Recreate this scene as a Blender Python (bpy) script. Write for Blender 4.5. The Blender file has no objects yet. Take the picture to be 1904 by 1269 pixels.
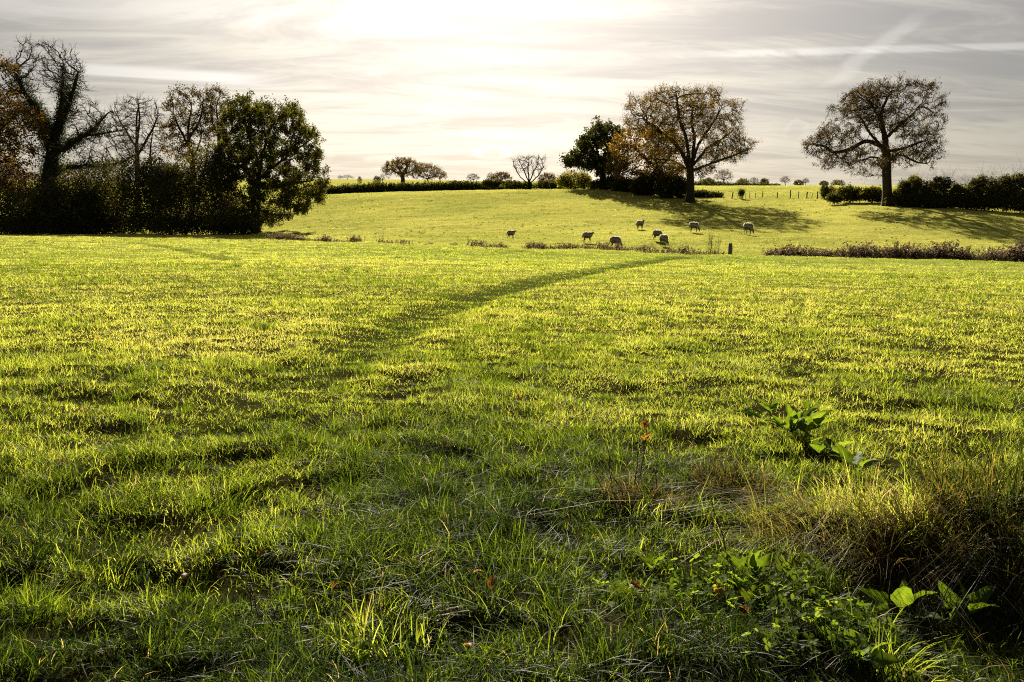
import bpy, math, random
import numpy as np

# ------------------------------------------------------------------ camera, sky, sun, exposure
SC = bpy.context.scene
COL = SC.collection
F, CX, CY, HZ, EYE = 1481.0, 952.0, 634.5, 415.0, 1.6     # focal length in photo pixels, photo centre, eye-level row, eye height
PITCH = math.atan((CY - HZ) / F)
SP, CP = math.sin(PITCH), math.cos(PITCH)
cam_data = bpy.data.cameras.new('camera')
cam_data.sensor_width = 36.0
cam_data.lens = 36.0 * F / 1904.0
cam_data.clip_start = 0.05
cam_data.clip_end = 20000
cam = bpy.data.objects.new('camera', cam_data)
COL.objects.link(cam)
cam.location = (0, 0, EYE)
cam.rotation_euler = (math.pi / 2 - PITCH, 0, 0)
SC.camera = cam

SUN_EL, SUN_AZ = math.radians(29.0), math.radians(-2.2)    # azimuth from +Y towards +X
SUN_DIR = (math.sin(SUN_AZ) * math.cos(SUN_EL), math.cos(SUN_AZ) * math.cos(SUN_EL), math.sin(SUN_EL))
SC.view_settings.view_transform = 'Standard'
SC.view_settings.look = 'None'
SC.view_settings.exposure = 2.0
SC.cycles.filter_width = 1.1
SC.cycles.use_denoising = False
SC.view_settings.gamma = 1.0

sun_data = bpy.data.lights.new('sun', 'SUN')
sun_data.energy = 5.0
sun_data.angle = math.radians(0.5)
sun_data.color = (1.0, 0.90, 0.72)
sun = bpy.data.objects.new('sun', sun_data)
COL.objects.link(sun)
sun.rotation_euler = (math.pi / 2 - SUN_EL, 0, math.pi - SUN_AZ)

class NT:
    """tiny helper for node trees"""
    def __init__(s, tree):
        s.t = tree; s.n = tree.nodes; s.l = tree.links
    def new(s, kind, **kw):
        nd = s.n.new(kind)
        for k, v in kw.items():
            setattr(nd, k, v)
        return nd
    def put(s, sock, v):
        if isinstance(v, bpy.types.NodeSocket): s.l.new(v, sock)
        elif v is not None: sock.default_value = v
    def m(s, op, a, b=None, c=None, clamp=False):
        nd = s.new('ShaderNodeMath', operation=op, use_clamp=clamp)
        for i, v in enumerate((a, b, c)):
            if v is not None: s.put(nd.inputs[i], v)
        return nd.outputs[0]
    def vm(s, op, a, b=None):
        nd = s.new('ShaderNodeVectorMath', operation=op)
        s.put(nd.inputs[0], a)
        if b is not None: s.put(nd.inputs[1], b)
        return nd.outputs['Value'] if op == 'DOT_PRODUCT' else nd.outputs['Vector']
    def xyz(s, a, b, c):
        nd = s.new('ShaderNodeCombineXYZ')
        for i, v in enumerate((a, b, c)): s.put(nd.inputs[i], v)
        return nd.outputs[0]
    def noise(s, vec, scale, detail=4, rough=.5, dist=0.0):
        nd = s.new('ShaderNodeTexNoise')
        s.put(nd.inputs['Vector'], vec)
        nd.inputs['Scale'].default_value = scale; nd.inputs['Detail'].default_value = detail
        nd.inputs['Roughness'].default_value = rough; nd.inputs['Distortion'].default_value = dist
        return nd.outputs['Fac']
    def step(s, v, a, b, lo=0.0, hi=1.0):
        nd = s.new('ShaderNodeMapRange', interpolation_type='SMOOTHSTEP')
        s.put(nd.inputs[0], v)
        for i, q in enumerate((a, b, lo, hi)): nd.inputs[i + 1].default_value = q
        return nd.outputs[0]
    def mix(s, fac, a, b):
        nd = s.new('ShaderNodeMix', data_type='RGBA')
        s.put(nd.inputs['Factor'], fac); s.put(nd.inputs['A'], a); s.put(nd.inputs['B'], b)
        return nd.outputs['Result']
    def ramp(s, v, stops):
        nd = s.new('ShaderNodeValToRGB')
        el = nd.color_ramp.elements
        while len(el) < len(stops): el.new(0.5)
        for e, (p, c) in zip(el, stops):
            e.position = p; e.color = (*c, 1)
        s.put(nd.inputs[0], v)
        return nd.outputs[0]
    def scale(s, col, k):
        nd = s.new('ShaderNodeVectorMath', operation='SCALE')
        s.put(nd.inputs[0], col); s.put(nd.inputs['Scale'], k)
        return nd.outputs[0]

world = bpy.data.worlds.new('World')
SC.world = world
world.use_nodes = True
w = NT(world.node_tree)
w.n.clear()
d = w.vm('NORMALIZE', w.new('ShaderNodeTexCoord').outputs['Generated'])
sp = w.new('ShaderNodeSeparateXYZ'); w.put(sp.inputs[0], d)
dx, dy, dz = sp.outputs
sky = w.new('ShaderNodeTexSky', sky_type='NISHITA', sun_disc=False)
sky.sun_elevation = SUN_EL; sky.sun_rotation = SUN_AZ
sky.air_density = 1.0; sky.dust_density = 2.0; sky.ozone_density = 1.0
el = w.m('ADD', w.m('MAXIMUM', dz, 0.0), 0.10)
px_, py_ = w.m('DIVIDE', dx, el), w.m('DIVIDE', dy, el)          # high cloud sheet seen in perspective
tilt = w.m('ADD', py_, w.m('MULTIPLY', px_, 0.22))
tilt2 = w.m('ADD', py_, w.m('MULTIPLY', px_, -0.16))
n_big = w.noise(w.xyz(w.m('MULTIPLY', px_, .30), tilt, 3.1), 0.85, 6, .55, .8)
n_fine = w.noise(w.xyz(w.m('MULTIPLY', px_, .22), w.m('MULTIPLY', tilt, 1.6), 7.7), 2.2, 7, .6, .5)
n_wisp = w.noise(w.xyz(w.m('MULTIPLY', px_, .55), w.m('MULTIPLY', tilt2, 1.7), 1.3), 1.5, 9, .66, 1.6)
cl = w.m('ADD', w.m('MULTIPLY', n_big, .42), w.m('ADD', w.m('MULTIPLY', n_fine, .15), w.m('MULTIPLY', n_wisp, .43)))
cloud = w.step(cl, .41, .59)
sdot = w.m('MAXIMUM', w.vm('DOT_PRODUCT', d, SUN_DIR), 0.0)
g_wide, g_mid, g_core = w.m('POWER', sdot, 5.0), w.m('POWER', sdot, 16.0), w.m('POWER', sdot, 70.0)
hx = w.m('DIVIDE', dx, w.m('SQRT', w.m('ADD', w.m('ADD', w.m('MULTIPLY', dx, dx), w.m('MULTIPLY', dy, dy)), 1e-5)))
da = w.m('SUBTRACT', hx, math.sin(SUN_AZ))
az = w.m('POWER', 2.71828, w.m('MULTIPLY', w.m('MULTIPLY', da, da), -7.0))   # brightening of the low air below the sun
az = w.m('MULTIPLY', az, w.m('GREATER_THAN', dy, 0.0))
low = w.step(dz, .0, .24, 1.0, 0.0)
# cloud radiance (before the 0.1 strength)
lum = w.m('ADD', .62, w.m('ADD', w.m('MULTIPLY', g_wide, .76), w.m('MULTIPLY', g_mid, 1.85)))
lum = w.m('ADD', lum, w.m('MULTIPLY', g_core, 5.5))
lum = w.m('ADD', lum, w.m('MULTIPLY', w.m('MULTIPLY', az, low), .45))
lum = w.m('ADD', lum, w.m('MULTIPLY', az, .25))
lum = w.m('ADD', lum, w.m('MULTIPLY', low, .16))
c_lit = w.scale((1.0, .915, .77), w.m('MULTIPLY', lum, 1.12))
c_gap = w.scale((.92, .85, .78), w.m('MULTIPLY', lum, .72))
sky_col = w.mix(cloud, c_gap, c_lit)
# two vapour trails and two small low clouds
dyp = w.m('MAXIMUM', dy, .05)
tp, tq = w.m('DIVIDE', dx, dyp), w.m('DIVIDE', dz, dyp)
def streak(q0, slope, half, p_in, p_out, lo, hi):
    v = w.m('SUBTRACT', tq, w.m('ADD', q0, w.m('MULTIPLY', tp, slope)))
    v = w.m('ADD', v, w.m('MULTIPLY', w.m('SUBTRACT', n_wisp, .5), half * .9))
    v = w.step(w.m('ABSOLUTE', v), half * .25, half, 1.0, 0.0)
    v = w.m('MULTIPLY', v, w.m('MULTIPLY', w.step(tp, p_in[0], p_in[1]), w.step(tp, p_out[0], p_out[1], 1.0, 0.0)))
    return w.m('MULTIPLY', v, w.step(n_wisp, lo, hi, .35, 1.0))
tr = streak(.1945, .0268, .0065, (.10, .30), (1.5, 2.0), .35, .55)
tr3 = streak(.150, -.0658, .011, (-.62, -.50), (-.36, -.26), .3, .5)
tr4 = streak(.232, -.05, .02, (-.9, -.6), (-.35, -.05), .4, .6)
tr2 = w.m('SUBTRACT', tp, w.m('ADD', .16, w.m('ADD', w.m('MULTIPLY', tq, 1.35), w.m('MULTIPLY', w.m('SUBTRACT', n_wisp, .5), .06))))
tr2 = w.m('MULTIPLY', w.step(w.m('ABSOLUTE', tr2), .004, .020, 1.0, 0.0), w.m('MULTIPLY', w.step(tq, .155, .175), w.step(tq, .225, .26, 1.0, 0.0)))
tr = w.m('ADD', tr, w.m('ADD', tr3, w.m('MULTIPLY', tr4, .5)))
trail = w.m('MULTIPLY', w.m('ADD', w.m('MULTIPLY', tr, .75), w.m('MULTIPLY', tr2, .35)), w.step(dy, 0.0, .2))
sky_col = w.mix(trail, sky_col, w.scale((1.0, .95, .88), w.m('MULTIPLY', lum, 1.5)))
n_puff = w.noise(w.vm('MULTIPLY', d, (1, 1, 1.6)), 45.0, 5, .6, .3)
for (ax, azh, wx, wz, amt) in ((-.0245, .0845, .026, .0085, .75), (-.012, .070, .03, .005, .3), (.327, .106, .014, .013, .4), (.345, .090, .02, .006, .25), (-.226, .079, .018, .008, .3), (-.16, .075, .02, .006, .25), (.39, .06, .02, .004, .2)):
    ex = w.m('DIVIDE', w.m('SUBTRACT', dx, ax), wx)
    ez = w.m('DIVIDE', w.m('SUBTRACT', dz, azh), wz)
    rr = w.m('ADD', w.m('ADD', w.m('MULTIPLY', ex, ex), w.m('MULTIPLY', ez, ez)), w.m('MULTIPLY', w.m('SUBTRACT', n_puff, .5), 2.2))
    body = w.m('MULTIPLY', w.step(rr, .5, 1.15, 1.0, 0.0), w.m('GREATER_THAN', dy, 0.0))
    core = w.step(w.m('ADD', rr, w.m('MULTIPLY', ez, .45)), .1, .9, 1.0, 0.0)
    puff = w.mix(core, w.scale((1.0, .97, .92), w.m('MULTIPLY', lum, 1.22)), w.scale((.92, .85, .76), w.m('MULTIPLY', lum, .90)))
    sky_col = w.mix(w.m('MULTIPLY', body, amt), sky_col, puff)
nis = w.scale(sky.outputs[0], .22)
sky_col = w.mix(.82, nis, sky_col)
bg = w.new('ShaderNodeBackground')
w.put(bg.inputs['Color'], sky_col)
bg.inputs['Strength'].default_value = 0.11
w.l.new(bg.outputs[0], w.new('ShaderNodeOutputWorld').inputs[0])

# ------------------------------------------------------------------ helpers
rng = np.random.default_rng(7)

def P(px, py, Y):
    """world point at depth Y seen at photo pixel (px, py)"""
    xc, yc = (px - CX) / F, (CY - py) / F
    t = Y / (CP + yc * SP)
    return np.array([xc * t, Y, EYE + t * (-SP + yc * CP)])

def _hash(ix, iy, seed):
    h = (ix.astype(np.int64) * 374761393 + iy.astype(np.int64) * 668265263 + seed * 144665) & 0xffffffff
    h = ((h ^ (h >> 13)) * 1274126177) & 0xffffffff
    return ((h ^ (h >> 16)) & 0xffff) / 65535.0

def noise2(x, y, seed=0):
    """value noise, 0..1"""
    x = np.asarray(x, float); y = np.asarray(y, float)
    ix, iy = np.floor(x), np.floor(y)
    fx, fy = x - ix, y - iy
    fx = fx * fx * (3 - 2 * fx); fy = fy * fy * (3 - 2 * fy)
    a, b = _hash(ix, iy, seed), _hash(ix + 1, iy, seed)
    c, e = _hash(ix, iy + 1, seed), _hash(ix + 1, iy + 1, seed)
    return (a * (1 - fx) + b * fx) * (1 - fy) + (c * (1 - fx) + e * fx) * fy

def fbm(x, y, seed=0, octv=3):
    x = np.asarray(x, float); y = np.asarray(y, float)
    s, a, t = 0.0, 1.0, 0.0
    for k in range(octv):
        x, y = .809 * x - .588 * y, .588 * x + .809 * y           # turn every octave so no grid lines show
        s = s + a * noise2(x * 2 ** k + 13.7 * k, y * 2 ** k - 7.3 * k, seed + k); t += a; a *= .55
    return s / t

def sstep(a, b, x):
    t = np.clip((x - a) / (b - a), 0, 1)
    return t * t * (3 - 2 * t)

def mesh_obj(name, verts, faces, mat, parent=None, tint=None, smooth=True, worn=None):
    """faces: list of (M,k) index arrays -> ONE mesh object"""
    me = bpy.data.meshes.new(name)
    verts = np.ascontiguousarray(verts, dtype=np.float32)
    faces = [np.asarray(f, dtype=np.int32) for f in faces if len(f)]
    me.vertices.add(len(verts)); me.vertices.foreach_set('co', verts.ravel())
    nl = sum(f.size for f in faces); npoly = sum(len(f) for f in faces)
    me.loops.add(nl); me.polygons.add(npoly)
    me.loops.foreach_set('vertex_index', np.concatenate([f.ravel() for f in faces]))
    tot = np.concatenate([np.full(len(f), f.shape[1], np.int32) for f in faces])
    st = np.concatenate([[0], np.cumsum(tot)[:-1]]).astype(np.int32)
    me.polygons.foreach_set('loop_start', st); me.polygons.foreach_set('loop_total', tot)
    if smooth: me.polygons.foreach_set('use_smooth', np.ones(npoly, bool))
    for nm, arr in (('tint', tint), ('worn', worn)):
        if arr is not None:
            a = me.attributes.new(nm, 'FLOAT', 'POINT')
            a.data.foreach_set('value', np.ascontiguousarray(arr, dtype=np.float32))
    me.update(calc_edges=True)
    if mat: me.materials.append(mat)
    o = bpy.data.objects.new(name, me)
    COL.objects.link(o)
    if parent: o.parent = parent
    return o

def tag(o, label=None, cat=None, group=None, kind=None):
    if label: o['label'] = label
    if cat: o['category'] = cat
    if group: o['group'] = group
    if kind: o['kind'] = kind
    return o

def thing(name, loc, label, cat, group=None, rz=0):
    o = bpy.data.objects.new(name, None)
    COL.objects.link(o)
    o.location = loc; o.rotation_euler = (0, 0, rz)
    o.empty_display_size = .3
    return tag(o, label, cat, group)

def duplicate(root, loc, rz, s=1.0, label=None):
    r = root.copy(); COL.objects.link(r)
    r.location = loc; r.rotation_euler = (0, 0, rz); r.scale = (s, s, s)
    if label: r['label'] = label
    for ch in root.children:
        c = ch.copy(); COL.objects.link(c); c.parent = r
        for g in ch.children:
            q = g.copy(); COL.objects.link(q); q.parent = c
    return r

# ------------------------------------------------------------------ materials
MATS = {}
def material(name):
    m = bpy.data.materials.new(name); m.use_nodes = True
    MATS[name] = m
    t = NT(m.node_tree); t.n.clear()
    t.out = t.new('ShaderNodeOutputMaterial')
    return m, t

def leaf_mat(name, refl, trans, amount=.5, gloss=.06, rough=.4):
    """thin leaf: reflects refl, lets trans through; both ramps run over the per-leaf tint"""
    m, t = material(name)
    a = t.new('ShaderNodeAttribute', attribute_name='tint').outputs['Fac']
    d1, d2 = t.new('ShaderNodeBsdfDiffuse'), t.new('ShaderNodeBsdfTranslucent')
    t.put(d1.inputs[0], t.ramp(a, refl)); t.put(d2.inputs[0], t.ramp(a, trans))
    mx = t.new('ShaderNodeMixShader'); mx.inputs[0].default_value = amount
    t.l.new(d1.outputs[0], mx.inputs[1]); t.l.new(d2.outputs[0], mx.inputs[2])
    g = t.new('ShaderNodeBsdfGlossy'); g.inputs['Roughness'].default_value = rough
    mg = t.new('ShaderNodeMixShader'); mg.inputs[0].default_value = gloss
    t.l.new(mx.outputs[0], mg.inputs[1]); t.l.new(g.outputs[0], mg.inputs[2])
    t.l.new(mg.outputs[0], t.out.inputs[0])
    return m

def rough_mat(name, c1, c2, scale=6.0, rough=.9, bump=.3, stretch=(1, 1, 1)):
    m, t = material(name)
    co = t.vm('MULTIPLY', t.new('ShaderNodeTexCoord').outputs['Object'], stretch)
    n = t.noise(co, scale, 6, .65)
    p = t.new('ShaderNodeBsdfPrincipled')
    t.put(p.inputs['Base Color'], t.ramp(n, [(.3, c1), (.7, c2)]))
    p.inputs['Roughness'].default_value = rough
    p.inputs['Specular IOR Level'].default_value = .15
    b = t.new('ShaderNodeBump'); b.inputs['Strength'].default_value = bump; b.inputs['Distance'].default_value = .05
    t.put(b.inputs['Height'], n); t.l.new(b.outputs[0], p.inputs['Normal'])
    t.l.new(p.outputs[0], t.out.inputs[0])
    return m

M_GRASS = leaf_mat('grass_blades',
    [(0, (.008, .014, .003)), (.3, (.024, .042, .005)), (.6, (.062, .09, .008)), (.86, (.115, .125, .016)), (1, (.20, .15, .06))],
    [(0, (.010, .020, .002)), (.3, (.065, .105, .004)), (.6, (.268, .322, .016)), (.86, (.525, .525, .065)), (1, (.42, .31, .10))], .6, .011, .42)
M_BARK = rough_mat('bark', (.015, .012, .009), (.045, .036, .027), 9, .95, .6, (1, 1, .25))
M_TWIG = rough_mat('twigs', (.022, .016, .011), (.05, .037, .025), 5, .95, .1)
M_OAKGREEN = leaf_mat('oak_leaves_green', [(0, (.014, .020, .006)), (.6, (.042, .042, .010)), (1, (.095, .08, .016))], [(0, (.022, .028, .003)), (.6, (.125, .115, .008)), (1, (.24, .19, .02))], .45, .01)
M_OAKBROWN = leaf_mat('oak_leaves_brown', [(0, (.020, .017, .008)), (.6, (.042, .032, .011)), (1, (.10, .065, .016))], [(0, (.018, .014, .004)), (.6, (.14, .088, .010)), (1, (.40, .25, .02))], .42, .01)
M_ORANGE = leaf_mat('leaves_orange', [(0, (.03, .022, .008)), (.5, (.07, .045, .010)), (1, (.13, .075, .012))], [(0, (.04, .026, .006)), (.5, (.15, .085, .008)), (1, (.40, .21, .014))], .5, .02)
M_BUSH = leaf_mat('hedge_leaves', [(0, (.030, .034, .013)), (.6, (.058, .058, .018)), (1, (.11, .09, .026))], [(0, (.035, .04, .006)), (.6, (.13, .11, .012)), (1, (.32, .24, .03))], .4, .008)
M_YELLOWBUSH = leaf_mat('willow_leaves', [(0, (.05, .06, .012)), (1, (.12, .11, .016))], [(0, (.12, .14, .01)), (1, (.34, .27, .02))], .5, .01)
M_IVY = leaf_mat('ivy_leaves', [(0, (.012, .022, .008)), (1, (.035, .05, .014))], [(0, (.012, .02, .003)), (1, (.04, .055, .006))], .3, .015, .4)
M_DEAD = leaf_mat('dead_stalks', [(0, (.028, .020, .014)), (.5, (.065, .046, .031)), (1, (.15, .11, .065))], [(0, (.03, .02, .012)), (.5, (.11, .072, .04)), (1, (.30, .21, .10))], .4, .02)
M_STRAW = leaf_mat('dry_grass', [(0, (.035, .022, .010)), (.5, (.085, .062, .026)), (1, (.12, .115, .03))], [(0, (.035, .022, .008)), (.5, (.12, .08, .02)), (1, (.27, .25, .035))], .5, .012, .42)
def dock_mat():
    m, t = material('dock_leaves')
    a = t.new('ShaderNodeAttribute', attribute_name='tint').outputs['Fac']
    co = t.new('ShaderNodeTexCoord').outputs['Object']
    n = t.noise(co, 28, 5, .65); n2 = t.noise(co, 9, 3, .5)
    spot = t.m('MULTIPLY', t.step(n, .60, .68), t.step(n2, .45, .6))
    k = t.m('ADD', t.m('MULTIPLY', a, .75), t.m('MULTIPLY', t.m('SUBTRACT', n, .5), .9))
    d1, d2 = t.new('ShaderNodeBsdfDiffuse'), t.new('ShaderNodeBsdfTranslucent')
    t.put(d1.inputs[0], t.mix(spot, t.ramp(k, [(0, (.018, .040, .006)), (.5, (.045, .08, .010)), (1, (.09, .12, .02))]), (.06, .035, .015, 1)))
    t.put(d2.inputs[0], t.mix(spot, t.ramp(k, [(0, (.06, .10, .004)), (.5, (.13, .19, .008)), (1, (.25, .28, .02))]), (.10, .05, .01, 1)))
    mx = t.new('ShaderNodeMixShader'); mx.inputs[0].default_value = .5
    t.l.new(d1.outputs[0], mx.inputs[1]); t.l.new(d2.outputs[0], mx.inputs[2])
    g = t.new('ShaderNodeBsdfGlossy'); g.inputs['Roughness'].default_value = .38
    mg = t.new('ShaderNodeMixShader'); mg.inputs[0].default_value = .008
    t.l.new(mx.outputs[0], mg.inputs[1]); t.l.new(g.outputs[0], mg.inputs[2])
    b = t.new('ShaderNodeBump'); b.inputs['Strength'].default_value = .6; b.inputs['Distance'].default_value = .01
    t.put(b.inputs['Height'], n); t.l.new(b.outputs[0], d1.inputs['Normal']); t.l.new(b.outputs[0], g.inputs['Normal'])
    t.l.new(mg.outputs[0], t.out.inputs[0])
    return m
M_DOCK = dock_mat()
M_CLOVER = leaf_mat('clover_leaves', [(0, (.022, .04, .005)), (1, (.06, .085, .010))], [(0, (.05, .10, .005)), (1, (.20, .25, .014))], .6, .004, .5)
M_FALLEN = leaf_mat('fallen_leaves', [(0, (.05, .026, .010)), (1, (.18, .08, .016))], [(0, (.06, .026, .006)), (1, (.42, .16, .016))], .5, .02)
M_RUSH = leaf_mat('rushes', [(0, (.010, .012, .005)), (.5, (.025, .032, .008)), (1, (.09, .07, .025))], [(0, (.008, .012, .003)), (.5, (.06, .08, .006)), (1, (.30, .20, .03))], .5, .012, .4)
M_POST = rough_mat('weathered_wood', (.05, .042, .034), (.12, .10, .08), 12, .9, .4, (1, 1, .15))
M_WIRE = rough_mat('fence_wire', (.12, .11, .10), (.2, .19, .18), 30, .5, .05)
M_DARKSTEM = rough_mat('dark_stems', (.018, .012, .010), (.05, .03, .022), 12, .8, .2)

def ground_material():
    m, t = material('field_ground')
    pos = t.new('ShaderNodeNewGeometry').outputs['Position']
    wn = t.new('ShaderNodeAttribute', attribute_name='worn').outputs['Fac']
    n1 = t.noise(pos, .9, 8, .65); n2 = t.noise(pos, 55, 6, .7); n3 = t.noise(pos, .06, 4, .5)
    g = t.ramp(t.m('ADD', t.m('MULTIPLY', n1, .6), t.m('MULTIPLY', n2, .4)), [(.35, (.010, .010, .005)), (.55, (.026, .024, .008)), (.75, (.055, .048, .014))])
    far = t.new('ShaderNodeSeparateXYZ'); t.put(far.inputs[0], pos)
    g2 = t.mix(t.step(far.outputs[1], 45, 90), t.ramp(n3, [(.35, (.12, .155, .028)), (.65, (.19, .215, .042))]), t.ramp(n3, [(.35, (.20, .205, .046)), (.65, (.29, .275, .062))]))
    g = t.mix(t.m('MULTIPLY', t.step(far.outputs[1], 7, 45), t.step(n1, .25, .55, .55, 1.0)), g, g2)
    mud = t.ramp(n2, [(.3, (.016, .022, .005)), (.7, (.045, .055, .011))])
    g = t.mix(wn, g, mud)
    p = t.new('ShaderNodeBsdfDiffuse'); t.put(p.inputs['Color'], g)
    b = t.new('ShaderNodeBump'); b.inputs['Strength'].default_value = .8; b.inputs['Distance'].default_value = .06
    t.put(b.inputs['Height'], t.m('ADD', n2, t.m('MULTIPLY', n1, .8))); t.l.new(b.outputs[0], p.inputs['Normal'])
    t.l.new(p.outputs[0], t.out.inputs[0])
    return m
M_GROUND = ground_material()

# ------------------------------------------------------------------ terrain
# profiles along nine lines of sight: photo column, then (distance, photo row); the first entry is the near field's far edge
PROFILES = [
    (-300, [(86, 439), (96, 438.5), (120, 435), (140, 430), (175, 400), (400, 345), (700, 338)]),
    (60, [(83, 441), (94, 440), (115, 435), (135, 430), (175, 395), (400, 345), (700, 337)]),
    (300, [(80, 444), (90, 443), (112, 436), (130, 428), (170, 385), (400, 343), (700, 336)]),
    (500, [(77, 447), (84, 447), (112, 434), (140, 398), (170, 369), (188, 366), (400, 341), (700, 334)]),
    (700, [(75, 453), (80, 454), (100, 433), (140, 385), (170, 359), (188, 359), (400, 340), (700, 333.5)]),
    (900, [(71, 460), (75, 461), (100, 432), (140, 379), (165, 354), (188, 353.5), (400, 343), (700, 337)]),
    (1100, [(68, 467), (71, 468), (82, 448), (98, 427), (120, 395), (140, 371), (160, 352), (178, 351), (400, 341), (700, 338)]),
    (1283, [(65, 473), (68, 474), (88, 435), (100, 420), (120, 395), (136, 377), (148, 367), (170, 358), (200, 351), (235, 346.5), (400, 348), (700, 346)]),
    (1450, [(63, 477), (66, 478), (85, 440), (100, 419), (118, 396), (135, 375), (143, 368), (170, 358), (200, 351), (240, 346), (400, 348), (700, 347)]),
    (1650, [(61, 482), (64, 483), (80, 450), (100, 403), (118, 380), (126, 375), (150, 365), (200, 352), (240, 346), (400, 347), (700, 346)]),
    (1904, [(58, 488), (61, 490), (80, 450), (96, 412), (112, 390), (120, 384), (150, 372), (200, 360), (400, 348), (700, 345)]),
    (2200, [(55, 496), (58, 498), (80, 452), (96, 414), (112, 392), (120, 386), (150, 372), (200, 360), (400, 348), (700, 345)]),
]
YG = np.concatenate([np.linspace(0, 2, 5)[:-1], np.geomspace(2, 6000, 500)])

def pchip(x, y, q):
    h = np.diff(x); dl = np.diff(y) / h
    mm = np.zeros_like(y)
    for i in range(1, len(x) - 1):
        if dl[i - 1] * dl[i] > 0:
            w1, w2 = 2 * h[i] + h[i - 1], h[i] + 2 * h[i - 1]
            mm[i] = (w1 + w2) / (w1 / dl[i - 1] + w2 / dl[i])
    mm[0], mm[-1] = dl[0], dl[-1]
    k = np.clip(np.searchsorted(x, q) - 1, 0, len(x) - 2)
    s = (q - x[k]) / h[k]
    return ((1 + 2 * s) * (1 - s) ** 2 * y[k] + s * (1 - s) ** 2 * h[k] * mm[k]
            + s * s * (3 - 2 * s) * y[k + 1] + s * s * (s - 1) * h[k] * mm[k + 1])

def _table():
    us, rows, edges = [], [], []
    for px, kn in PROFILES:
        Ye, ye = kn[0]
        ze = P(px, ye, Ye)[2]
        ks = [0., Ye * .2, Ye * .4, Ye * .6, Ye * .8]
        Yk = ks + [k[0] for k in kn] + [1600., 6000.]
        Zk = [ze * (k / Ye) ** 1.2 for k in ks] + [P(px, k[1], k[0])[2] for k in kn]
        Zk += [P(px, kn[-1][1] + 4, 1600)[2], P(px, kn[-1][1] + 14, 6000)[2]]
        us.append((px - CX) / F / 1.011); rows.append(pchip(np.array(Yk), np.array(Zk), YG)); edges.append(Ye)
    us = np.array(us); rows = np.array(rows)
    ug = np.linspace(us[0], us[-1], 181)
    tab = np.array([np.interp(ug, us, rows[:, j]) for j in range(len(YG))]).T
    ker = np.exp(-.5 * (np.arange(-12, 13) / 4.5) ** 2); ker /= ker.sum()
    pad = np.pad(tab, ((12, 12), (0, 0)), mode='edge')
    tab = np.array([np.convolve(pad[:, j], ker, 'valid') for j in range(len(YG))]).T
    return ug, tab, us, np.array(edges)
UG, TAB, EDGE_U, EDGE_Y = _table()

def base_height(x, y):
    x = np.asarray(x, float); y = np.asarray(y, float)
    yy = np.clip(y, 0, YG[-1])
    u = np.clip(x / np.maximum(yy, 1.0), UG[0], UG[-1])
    fu = (u - UG[0]) / (UG[1] - UG[0])
    iu = np.clip(fu.astype(int), 0, len(UG) - 2); fu = fu - iu
    k = np.clip(np.searchsorted(YG, yy) - 1, 0, len(YG) - 2)
    s = (yy - YG[k]) / (YG[k + 1] - YG[k])
    a = TAB[iu, k] * (1 - s) + TAB[iu, k + 1] * s
    b = TAB[iu + 1, k] * (1 - s) + TAB[iu + 1, k + 1] * s
    return a * (1 - fu) + b * fu

def ground_at(px, py, hf=base_height, tmin=1.5, tmax=900.):
    xc, yc = (px - CX) / F, (CY - py) / F
    t = np.geomspace(tmin, tmax, 6000)
    X, Y, Z = xc * t, (CP + yc * SP) * t, EYE + t * (-SP + yc * CP)
    hit = np.where(Z <= hf(X, Y))[0]
    i = hit[0] if len(hit) else len(t) - 1
    return np.array([X[i], Y[i], hf(X[i:i + 1], Y[i:i + 1])[0]])

def polyline(pts):
    return np.array([ground_at(*p)[:2] for p in pts])
PATH = polyline([(1275, 478.5), (1235, 483), (1170, 491), (1090, 506), (1000, 525), (900, 551), (820, 577), (740, 612), (665, 650), (600, 690), (535, 728), (440, 775), (330, 830)])
PATH_SMALL = polyline([(255, 452), (300, 459), (350, 466), (400, 477), (435, 487)])

def dist_poly(x, y, pl):
    best = np.full(np.shape(x), 1e9)
    for a, b in zip(pl[:-1], pl[1:]):
        ab = b - a
        s = np.clip(((x - a[0]) * ab[0] + (y - a[1]) * ab[1]) / (ab @ ab), 0, 1)
        best = np.minimum(best, np.hypot(x - a[0] - s * ab[0], y - a[1] - s * ab[1]))
    return best

def worn_at(x, y):
    wob = (noise2(x * .9, y * .9, 41) - .5) * .35
    r = np.hypot(x, y)
    wd = .40 + .010 * r
    a = 1 - sstep(wd * .35, wd * 1.45, dist_poly(x, y, PATH) + wob)
    a = a * (.45 * sstep(3.5, 6, y) + .55 * sstep(6, 14, y)) * (.65 + .35 * noise2(x * 2.1, y * 2.1, 43))
    b = .55 * (1 - sstep(.25, .8, dist_poly(x, y, PATH_SMALL) + wob))
    return np.clip(np.maximum(a, b), 0, 1)

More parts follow.
